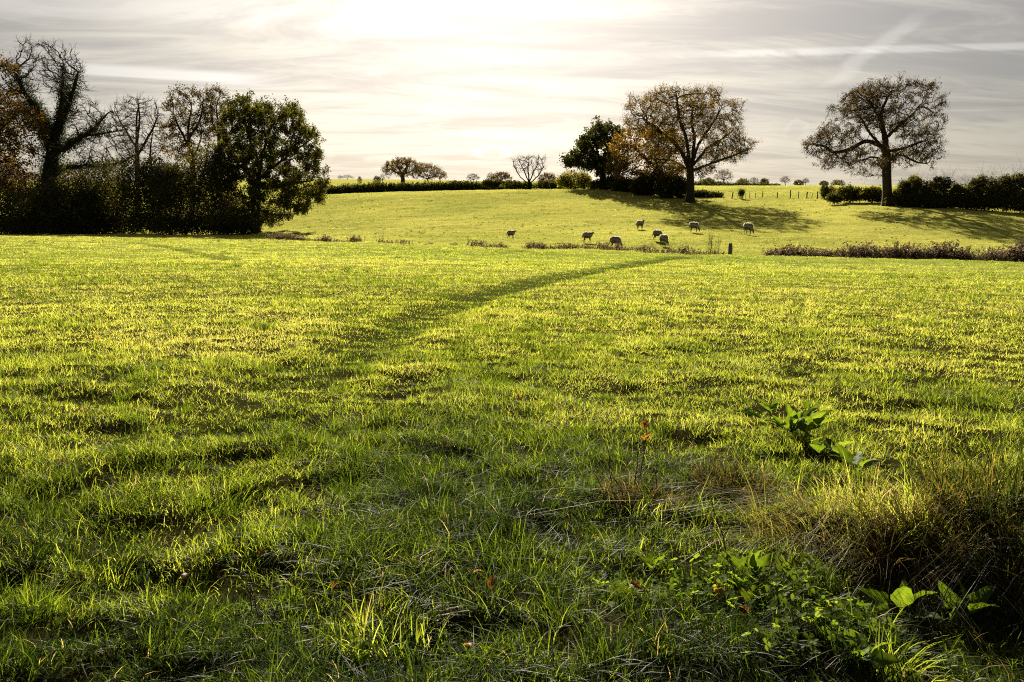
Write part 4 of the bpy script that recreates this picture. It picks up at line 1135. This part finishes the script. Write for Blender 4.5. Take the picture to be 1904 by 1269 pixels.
def make_sheep(pose):
    """faces +X; one continuous body, fleece as a child"""
    nodes = {'rump': ((-.46, 0, .60), .17), 'hip': ((-.30, 0, .64), .215), 'mid': ((0, 0, .62), .235), 'chest': ((.30, 0, .62), .215)}
    if pose == 'graze':
        nodes |= {'neck': ((.48, 0, .52), .125), 'poll': ((.63, 0, .32), .085), 'brow': ((.70, 0, .22), .072), 'nose': ((.74, 0, .07), .042)}
        ear = [((.62, .07, .27), .03), ((.61, .17, .24), .022)]
    elif pose == 'alert':
        nodes |= {'neck': ((.44, 0, .80), .13), 'poll': ((.50, 0, .98), .085), 'brow': ((.57, 0, 1.0), .075), 'nose': ((.70, 0, .93), .045)}
        ear = [((.49, .07, 1.03), .028), ((.46, .16, 1.07), .018)]
    else:
        nodes |= {'neck': ((.48, 0, .75), .135), 'poll': ((.60, 0, .88), .088), 'brow': ((.68, 0, .89), .075), 'nose': ((.82, 0, .80), .045)}
        ear = [((.60, .07, .93), .028), ((.57, .17, .93), .018)]
    step = {'walk': .09, 'graze': .05, 'alert': .02}[pose]
    order = list(nodes)
    V = [nodes[k][0] for k in order]; R = [nodes[k][1] for k in order]
    E = [(i, i + 1) for i in range(len(order) - 1)]
    def chain(frm, pts):
        a = frm
        for c, r in pts:
            V.append(c); R.append(r); E.append((a, len(V) - 1)); a = len(V) - 1
    hip, chest, poll, rump = order.index('hip'), order.index('chest'), order.index('poll'), order.index('rump')
    for s in (1, -1):
        st = step * s
        chain(hip, [((-.34, .11 * s, .46), .105), ((-.28 + st * .6, .12 * s, .33), .062), ((-.40 + st, .12 * s, .22), .034), ((-.37 + st, .12 * s, .05), .027), ((-.345 + st, .12 * s, .012), .034)])
        chain(chest, [((.30, .10 * s, .44), .09), ((.30 - st * .6, .11 * s, .30), .048), ((.31 - st, .11 * s, .18), .03), ((.30 - st, .11 * s, .045), .025), ((.33 - st, .11 * s, .012), .032)])
        chain(poll, [((c[0], c[1] * s, c[2]), r) for c, r in ear])
    chain(rump, [((-.58, 0, .54), .05), ((-.62, 0, .36), .035)])
    me = bpy.data.meshes.new('sheep')
    me.from_pydata(V, E, []); me.update()
    body = bpy.data.objects.new('body', me)
    COL.objects.link(body)
    sk = body.modifiers.new('Skin', 'SKIN'); sk.use_smooth_shade = True
    for i, r in enumerate(R):
        sv = me.skin_vertices[0].data[i]; sv.radius = (r, r)
        sv.use_root = i == hip
    sub = body.modifiers.new('Subdivision', 'SUBSURF'); sub.levels = 2; sub.render_levels = 2
    me.materials.append(M_SKIN)
    # fleece: a woolly coat over trunk and neck
    g = np.random.default_rng(3)
    axis = [(-.56, .60, .10), (-.48, .64, .19), (-.34, .67, .235), (-.12, .67, .245), (.12, .665, .24), (.32, .66, .225), (.42, .68 if pose != 'graze' else .61, .19)]
    nk = {'graze': [(.51, .50, .145), (.58, .40, .105)], 'alert': [(.46, .80, .15), (.475, .91, .10)], 'walk': [(.50, .76, .15), (.56, .84, .105)]}[pose]
    axis += nk
    k = 16; rows = []
    ax = np.array(axis)
    for i, (x, z, r) in enumerate(axis):
        tgt = ax[min(i + 1, len(ax) - 1), :2] - ax[max(i - 1, 0), :2]
        tgt = tgt / np.linalg.norm(tgt); nx, nz = -tgt[1], tgt[0]
        for j in range(k):
            a = 2 * math.pi * j / k
            q = r * (1 + .06 * g.normal())
            rows.append((x + nx * math.sin(a) * q, math.cos(a) * q * .92, z + nz * math.sin(a) * q))
    n0 = len(axis)
    rows += [(axis[0][0] - .05, 0, axis[0][1]), (axis[-1][0] + .02, 0, axis[-1][1])]
    f4 = [(i * k + j, i * k + (j + 1) % k, (i + 1) * k + (j + 1) % k, (i + 1) * k + j) for i in range(n0 - 1) for j in range(k)]
    f3 = [(n0 * k, (j + 1) % k, j) for j in range(k)] + [(n0 * k + 1, (n0 - 1) * k + j, (n0 - 1) * k + (j + 1) % k) for j in range(k)]
    rows = np.array(rows)
    m = 3000                                                      # loose wool locks fringe the coat, most along back and rump
    nk_ = (n0 - 1) * k
    up = np.clip(rows[:nk_, 2] - .55, .02, 1) ** 2.2
    i = g.choice(nk_, m, p=up / up.sum()); f_ = g.random(m)[:, None]
    c = rows[i] * (1 - f_) + rows[i + k] * f_ + g.normal(0, .022, (m, 3)) + np.array([-.01, 0, .03])
    lv, lf, lt = leaf_quads(c, g.uniform(.03, .06, m), g, np.ones(m), .6)
    Vv, Ff, Tt = join([(rows, [np.array(f4), np.array(f3)], np.zeros(len(rows))), (lv, lf, lt)])
    fl = mesh_obj('fleece', Vv, Ff, M_WOOL, tint=Tt)
    root = bpy.data.objects.new('sheep', None); COL.objects.link(root)
    body.parent = root; fl.parent = root
    for o in (body, fl): o.scale = (.86, 1.0, 1.14)
    return root

SHEEP = {}
GS = 'sheep grazing on the pasture'
for (px, py, Y, pose, rz, s, lab) in [
    (950, 443.5, 88, 'walk', -10, .88, 'leftmost sheep, standing with head raised and facing right'),
    (1092, 446.5, 80.5, 'walk', 0, 1.0, 'sheep standing broadside with raised head, second from the left'),
    (1190, 428, 97, 'alert', 20, 1.0, 'sheep standing highest up the slope with its neck stretched up'),
    (1144, 462, 73, 'graze', -6, 1.02, 'sheep grazing lowest on the slope, behind the brown weeds'),
    (1222, 450, 80, 'graze', -25, .93, 'grazing sheep half hidden behind its neighbour, the upper of the touching pair'),
    (1234, 459, 76.5, 'graze', -58, .98, 'front sheep of the touching pair, grazing toward the viewer'),
    (1290, 433, 89, 'graze', -22, 1.02, 'grazing sheep on its own, above the tall bare stems'),
    (1391, 433, 88, 'graze', -52, 1.12, 'rightmost sheep, grazing at the edge of the oak shadow'),
]:
    xy = P(px, py, Y)
    if pose not in SHEEP:
        SHEEP[pose] = o = make_sheep(pose); tag(o, lab, 'sheep', GS)
        o.location = gpt(xy[0], Y) + np.array([0, 0, .04]); o.rotation_euler = (0, 0, math.radians(rz)); o.scale = (s, s, s)
    else:
        duplicate(SHEEP[pose], gpt(xy[0], Y) + np.array([0, 0, .04]), math.radians(rz), s, lab)

# ------------------------------------------------------------------ foreground plants
def tussock(px, py, label, n, length, spread, comb, tints, wd=.0045, seed=1, mat=None, name='grass_tussock', upright=0.0):
    """one clump of long grass; comb is the (x, y) direction it falls to"""
    g = np.random.default_rng(seed)
    p0 = gpix(px, py)
    ang, q = g.uniform(0, 2 * math.pi, n), np.sqrt(g.random(n))
    b = np.stack([np.cos(ang) * q * spread[0], np.sin(ang) * q * spread[1]], 1)
    z = height(p0[0] + b[:, 0], p0[1] + b[:, 1]) - p0[2] - .01
    rad = b / np.maximum(np.array(spread), .01)
    sub = (np.floor((b[:, 0] / spread[0] + 1) * 2.5) * 7 + np.floor((b[:, 1] / spread[1] + 1) * 2.5)).astype(int) % 61
    subl = g.normal(0, .5, (61, 2)); subt = g.normal(0, .22, 61); subh = g.lognormal(0, .25, 61)
    lean = rad * .6 + np.array(comb) * g.uniform(.4, 1.5, n)[:, None] + (g.normal(0, .34, (n, 2)) + subl[sub]) * (1 - .5 * upright)
    h = length * g.uniform(.35, 1.1, n) * subh[sub]
    parts = []
    ts = (0, .2, .42, .65, .85)
    rows = []
    side = np.stack([np.cos(f_ := g.uniform(0, math.pi, n)), np.sin(f_), np.zeros(n)], 1)
    def at(t):
        lm = np.hypot(lean[:, 0], lean[:, 1])
        zz = h * (t * 1.05 - .62 * np.minimum(lm, 1.7) * t ** 2.3)
        c = np.stack([b[:, 0], b[:, 1], z], 1)
        c[:, :2] += lean * (h * t ** 1.5 * .8)[:, None]
        c[:, 2] += zz
        c[:, 2] = np.maximum(c[:, 2], z + .02 * t + g.random(n) * .01)
        return c
    for t, wf in zip(ts, (1, 1, .9, .7, .45)):
        c = at(t); rows += [c - side * wd * wf * .5, c + side * wd * wf * .5]
    rows.append(at(1.0))
    k = len(rows); V = np.stack(rows, 1).reshape(-1, 3); o = np.arange(n)[:, None] * k
    fs = [o + np.array([[2 * s, 2 * s + 1, 2 * s + 3, 2 * s + 2]]) for s in range(len(ts) - 1)] + [o + np.array([[k - 3, k - 2, k - 1]])]
    tint = np.repeat(np.clip(g.normal(tints[0], tints[1], n) + subt[sub], 0, 1), k)
    V, fs, tint = join([(V, fs, tint)])
    o = mesh_obj(name, V, fs, mat or M_STRAW, tint=tint)
    o.location = p0
    return tag(o, label, 'grass tussock', 'long grass tussocks in the foreground')

tussock(1185, 925, 'small brown dry tussock around the dark stalks with orange leaves', 700, .20, (.26, .22), (.1, -.1), (.22, .3), .0036, 401)
tussock(1360, 905, 'dark brown flattened tussock behind the combed pale grass', 800, .20, (.30, .2), (-.15, .1), (.10, .2), .0036, 402)
tussock(1500, 985, 'long pale grass combed flat toward the left', 520, .36, (.30, .2), (-1.0, -.15), (.80, .3), .0042, 403)
tussock(1560, 950, 'low green gold grass hump above the flat combed pale grass', 600, .24, (.3, .2), (-.6, -.2), (.58, .25), .004, 413, M_GRASS)
tussock(1690, 1050, 'big brown hanging tussock at the edge of the dark hollow', 900, .38, (.22, .16), (-.30, -.45), (.20, .3), .0038, 404)
tussock(1700, 965, 'arched green gold grass crest above the brown hanging tussock', 600, .34, (.30, .2), (-.45, -.15), (.55, .25), .0046, 405, M_GRASS)
tussock(1850, 1000, 'tall dark green rush clump at the right edge above the dark hollow', 1500, .52, (.34, .24), (-.05, -.12), (.38, .25), .006, 406, M_RUSH, upright=.6)
tussock(1890, 1090, 'dark dead rush tangle below the tall dark green rush clump', 1200, .42, (.26, .2), (-.25, -.1), (.28, .25), .005, 414, M_RUSH, upright=.3)
tussock(1905, 1160, 'dark tangled grass clump at the lower right edge', 800, .34, (.28, .2), (-.2, -.05), (.28, .25), .005, 407, M_RUSH, upright=.4)
tussock(720, 1190, 'coarse green and yellow tussock at the bottom centre', 420, .2, (.24, .18), (.2, -.1), (.45, .25), .0046, 408, M_GRASS)
tussock(1270, 985, 'loose green tussock right of the small brown tussock', 420, .2, (.3, .2), (.3, -.1), (.4, .25), .0042, 409, M_GRASS)
tussock(180, 1060, 'dark lush tussock at the lower left', 600, .18, (.36, .24), (-.1, .0), (.12, .15), .0045, 410, M_GRASS)
tussock(500, 1010, 'dark lush tussock between the two groups of dark stalks', 500, .16, (.34, .2), (.1, .0), (.2, .15), .0042, 411, M_GRASS)
tussock(1660, 1230, 'dark lush tussock at the bottom right', 600, .2, (.30, .2), (.2, -.1), (.2, .2), .0045, 412, M_GRASS)

def leaf_blade(L, W, g, curl=.3, fold=.35, nseg=9, heart=0.0):
    """broad leaf along +X from its petiole, wavy margin, folded on its midrib; returns verts, quads"""
    V = []
    for i in range(nseg):
        t = i / (nseg - 1)
        wv = W * .62 * min(1, (t + .02) / .2) ** .6 * (1 - t) ** .62 * (1 + heart * (1 - t) ** 3) if t < 1 else 0.0
        x = L * t; z0 = curl * L * (t - t * t * 1.3)
        for s in (-1, -.5, 0, .5, 1):
            wav = .05 * W * math.sin(t * 17 + s * 2) * abs(s)
            V.append((x, wv * s, z0 + abs(s) * wv * fold + wav + g.normal(0, .01 * W)))
    Q = [(i * 5 + j, i * 5 + j + 1, (i + 1) * 5 + j + 1, (i + 1) * 5 + j) for i in range(nseg - 1) for j in range(4)]
    return np.array(V), np.array(Q)

def rosette(px, py, label, spec, seed, mat=M_DOCK, name='dock_plant', cat='plant', lift=.04):
    """leaves given as (azimuth deg, elevation deg, petiole, length, width)"""
    g = np.random.default_rng(seed)
    p0 = gpix(px, py)
    root = thing(name, p0, label, cat)
    for (az_, ele, pet, L, W) in spec:
        v, q = leaf_blade(L, W, g, g.uniform(.0, .5), g.uniform(.15, .5), heart=.2)
        roll = g.normal(0, .8 if ele < 60 else .2)
        cr, sr = math.cos(roll), math.sin(roll)
        v = np.stack([v[:, 0], v[:, 1] * cr - v[:, 2] * sr, v[:, 1] * sr + v[:, 2] * cr], 1)
        ce, se = math.cos(math.radians(ele)), math.sin(math.radians(ele))
        v[:, 0] += pet
        n = 5
        pv = np.array([(pet * k / n, s * .006, -.002) for k in range(n + 1) for s in (-1, 1)])
        pq = np.array([(2 * k, 2 * k + 1, 2 * k + 3, 2 * k + 2) for k in range(n)])
        V, Fc, T = join([(v, [q], np.clip(g.normal(.42, .22) + .35 * (np.arange(len(v)) % 5 == 2) + .12 * (np.arange(len(v)) // 5 % 2) - .1, 0, 1)), (pv, [pq], np.full(len(pv), .3))])
        V = np.stack([V[:, 0] * ce - V[:, 2] * se, V[:, 1], V[:, 0] * se + V[:, 2] * ce + lift], 1)
        a = math.radians(az_); ca, sa = math.cos(a), math.sin(a)
        V = np.stack([V[:, 0] * ca - V[:, 1] * sa, V[:, 0] * sa + V[:, 1] * ca, V[:, 2]], 1)
        mesh_obj('leaf', V, Fc, mat, root, tint=T)
    return root

g = np.random.default_rng(12)
rosette(1470, 812, 'big leafy dock plant with broad lit leaves in the sward, right of centre',
        [(g.uniform(0, 360), g.uniform(8, 50), g.uniform(.04, .26), g.uniform(.09, .15), g.uniform(.05, .08)) for k in range(32)]
        + [(260, 70, .05, .16, .09), (285, 60, .06, .16, .09), (250, 40, .10, .15, .08)], 21)
rosette(1410, 785, 'smaller dock plant touching the left of the big leafy dock',
        [(g.uniform(0, 360), g.uniform(10, 50), g.uniform(.03, .14), g.uniform(.09, .15), g.uniform(.05, .08)) for k in range(12)], 22)
rosette(1672, 1160, 'broad triangular dock leaf standing upright at the edge of the dark hollow',
        [(255, 66, .05, .15, .085), (150, 25, .06, .14, .08), (20, 25, .06, .15, .08), (320, 15, .06, .12, .07), (210, 20, .07, .13, .07), (60, 40, .06, .12, .06)], 23)
rosette(1395, 1085, 'small dock with two upright narrow leaves near the lone leaning dark stalk',
        [(250, 75, .03, .12, .045), (290, 68, .05, .12, .045), (30, 30, .04, .12, .05), (150, 30, .04, .12, .05)], 24)
rosette(1590, 885, 'low dock with a few leaves behind the combed pale grass',
        [(60 * k, g.uniform(15, 45), .06, g.uniform(.11, .17), .07) for k in range(6)], 25)
rosette(1540, 850, 'small flat leaved weed right of the big leafy dock',
        [(70 * k, g.uniform(10, 35), .06, g.uniform(.10, .15), .06) for k in range(5)], 26)
rosette(1600, 1245, 'crumpled leafy weed at the bottom edge right of centre',
        [(60 * k + 10, g.uniform(20, 60), .04, g.uniform(.08, .12), .06) for k in range(6)], 27)
rosette(1790, 1165, 'dull dock with drooping leaves right of the broad triangular dock leaf',
        [(75 * k, g.uniform(25, 60), .05, g.uniform(.12, .17), .07) for k in range(5)], 28)
rosette(1210, 1075, 'small pale leaf weed left of the leaning dark stalk', [(80 * k, g.uniform(20, 50), .03, .07, .04) for k in range(5)], 29)

def clover():
    g = np.random.default_rng(15)
    parts = []
    for (px, py, n, sx, sy) in ((1400, 1130, 240, .38, .22), (1500, 1120, 220, .35, .25), (1560, 1180, 130, .3, .18), (1330, 1090, 130, .3, .2), (1160, 1120, 60, .25, .2), (700, 1235, 30, .2, .12), (1450, 1215, 60, .3, .1)):
        c = gpix(px, py)
        x = c[0] + g.normal(0, sx * .5, n); y = c[1] + g.normal(0, sy * .5, n)
        z = height(x, y)
        for i in range(n):
            hh = g.uniform(.03, .095); r = g.uniform(.007, .013); a0 = g.uniform(0, 6.28); tn = np.clip(g.normal(.6, .25), 0, 1)
            V, Q = [], []
            tilt = g.normal(0, .55, 2)
            for k in range(3):
                a = a0 + k * 2.094
                ca, sa = math.cos(a), math.sin(a)
                for (u_, v_) in ((0, 0), (.6, .55), (1.15, .5), (1.3, 0), (1.15, -.5), (.6, -.55)):
                    xx, yy = r * 1.5 * (u_ * ca - v_ * sa), r * 1.5 * (u_ * sa + v_ * ca)
                    V.append((x[i] + xx, y[i] + yy, z[i] + hh + xx * tilt[0] + yy * tilt[1] + .3 * r * abs(v_)))
                o = k * 6
                Q += [(o, o + 1, o + 2, o + 3), (o, o + 3, o + 4, o + 5)]
            o = len(V)
            V += [(x[i] + .02, y[i] + .01, z[i]), (x[i] + .021, y[i] + .01, z[i]), (x[i] + .0006, y[i], z[i] + hh), (x[i] - .0006, y[i], z[i] + hh)]
            Q.append((o, o + 1, o + 2, o + 3))
            parts.append((np.array(V), [np.array(Q)], np.concatenate([np.full(18, tn), np.zeros(4)])))
    v, f, t = join(parts)
    tag(mesh_obj('clover', v, f, M_CLOVER, tint=t, smooth=False), 'carpet of small clover leaves at the lower right', 'clover', kind='stuff')
clover()

def stalks(px, py, label, spec, seed, orange=None, name='dead_stalks'):
    """withered stalks: (dx m, dy m, height m, lean x, lean y)"""
    g = np.random.default_rng(seed)
    p0 = gpix(px, py)
    root = thing(name, p0, label, 'dead plant', None)
    for (dx_, dy_, h, lx, ly) in spec:
        n = 7
        pos = np.array([(dx_ + lx * h * t ** 1.3, dy_ + ly * h * t, h * t) for t in np.linspace(-.05, 1, n)]) + g.normal(0, .004, (n, 3))
        rad = np.linspace(.0045, .002, n)
        pos = np.vstack([pos, pos[3] + [.03, 0, .04], pos[4] + [-.025, .01, .04], pos[5] + [.02, -.01, .03]])
        par = np.concatenate([np.arange(n) - 1, [3, 4, 5]]); rad = np.concatenate([rad, [.0015] * 3])
        main = np.concatenate([np.arange(1, n), [-1] * 4])
        v, f = tubes(pos, par, rad, main)
        mesh_obj('stalk', v, f, M_DARKSTEM, root)
    if orange:
        for (c, az_, L) in orange:
            v, q = leaf_blade(L, L * .7, g, .2, .5)
            a = math.radians(az_); e = .8
            v = np.stack([v[:, 0] * math.cos(e) - v[:, 2] * math.sin(e), v[:, 1], v[:, 0] * math.sin(e) + v[:, 2] * math.cos(e)], 1)
            v = np.stack([v[:, 0] * math.cos(a) - v[:, 1] * math.sin(a), v[:, 0] * math.sin(a) + v[:, 1] * math.cos(a), v[:, 2]], 1) + np.array(c)
            mesh_obj('orange_leaf', v, [q], M_FALLEN, root, tint=np.full(len(v), g.uniform(.6, 1)))
    return root

stalks(1180, 935, 'dark withered stalks carrying two tufts of orange leaves', [(0, 0, .36, .06, .0), (.03, .02, .42, .08, .02), (-.12, .05, .34, -.12, 0), (-.18, 0, .24, -.25, 0), (.13, .02, .26, -.02, .02), (-.05, -.05, .2, -.5, 0)], 51,
       [((.055, .03, .44), 70, .055), ((.06, .03, .44), 130, .05), ((.05, .03, .44), 10, .05), ((.06, .02, .38), -30, .05), ((.05, .02, .37), 200, .045), ((.065, .02, .38), 60, .04)])
stalks(400, 960, 'pair of thin dark stalks left of centre', [(0, 0, .2, -.1, 0), (.02, .03, .26, -.15, .02), (.13, .05, .17, .2, 0)], 52)
stalks(585, 955, 'group of short dark stalks in the middle of the lower left grass', [(0, 0, .17, .1, 0), (.04, .02, .2, .15, 0), (-.05, .03, .14, .35, 0), (-.12, .1, .15, .3, 0), (.08, .0, .12, .3, 0)], 53)
stalks(468, 1165, 'two upright dark stalks nearest the bottom edge', [(0, 0, .19, .03, 0), (.022, .0, .18, .0, 0), (.09, -.05, .13, .35, 0)], 54)
stalks(1352, 1065, 'single leaning dark stalk left of the clover carpet', [(0, 0, .36, -.22, .05)], 55)
stalks(1700, 1215, 'thin hooked stalk in front of the broad triangular dock leaf', [(0, 0, .24, .02, .0), (.1, .1, .3, .35, 0)], 56)
stalks(1860, 1180, 'tangle of thin pale stalks crossing the dark hollow', [(0, 0, .34, .5, 0), (-.1, .0, .3, .7, .1), (.05, .1, .36, -.3, 0), (-.15, .05, .28, -.6, .1), (.1, -.05, .3, .3, 0)], 57)

def fallen_leaves():
    g = np.random.default_rng(19)
    protos = []
    for k in range(3):
        v, q = leaf_blade(.055, .036, g, .5, .55)
        o = mesh_obj('fallen_leaf', v, [q], M_FALLEN, tint=np.full(len(v), (.3, .65, 1)[k])); COL.objects.unlink(o)
        protos.append(o)
    spots = [(910, 1110), (880, 1085), (620, 1115), (480, 1050), (965, 750), (1390, 1160), (345, 1095), (880, 1225), (180, 635), (160, 775), (610, 680), (1330, 1125), (1170, 1105), (115, 870)]
    for i, (px, py) in enumerate(spots):
        p = gpix(px, py)
        o = protos[i % 3].copy(); COL.objects.link(o); o.name = 'fallen_leaf'
        r = math.hypot(p[0], p[1])
        o.location = p + np.array([0, 0, .045])
        o.rotation_euler = (g.normal(0, .5), g.normal(-.5, .4), g.uniform(0, 6.28))
        s = g.uniform(.8, 1.25); o.scale = (s, s, s)
        tag(o, 'curled orange brown leaf lying in the meadow grass', 'leaf', 'fallen autumn leaves in the grass')
fallen_leaves()
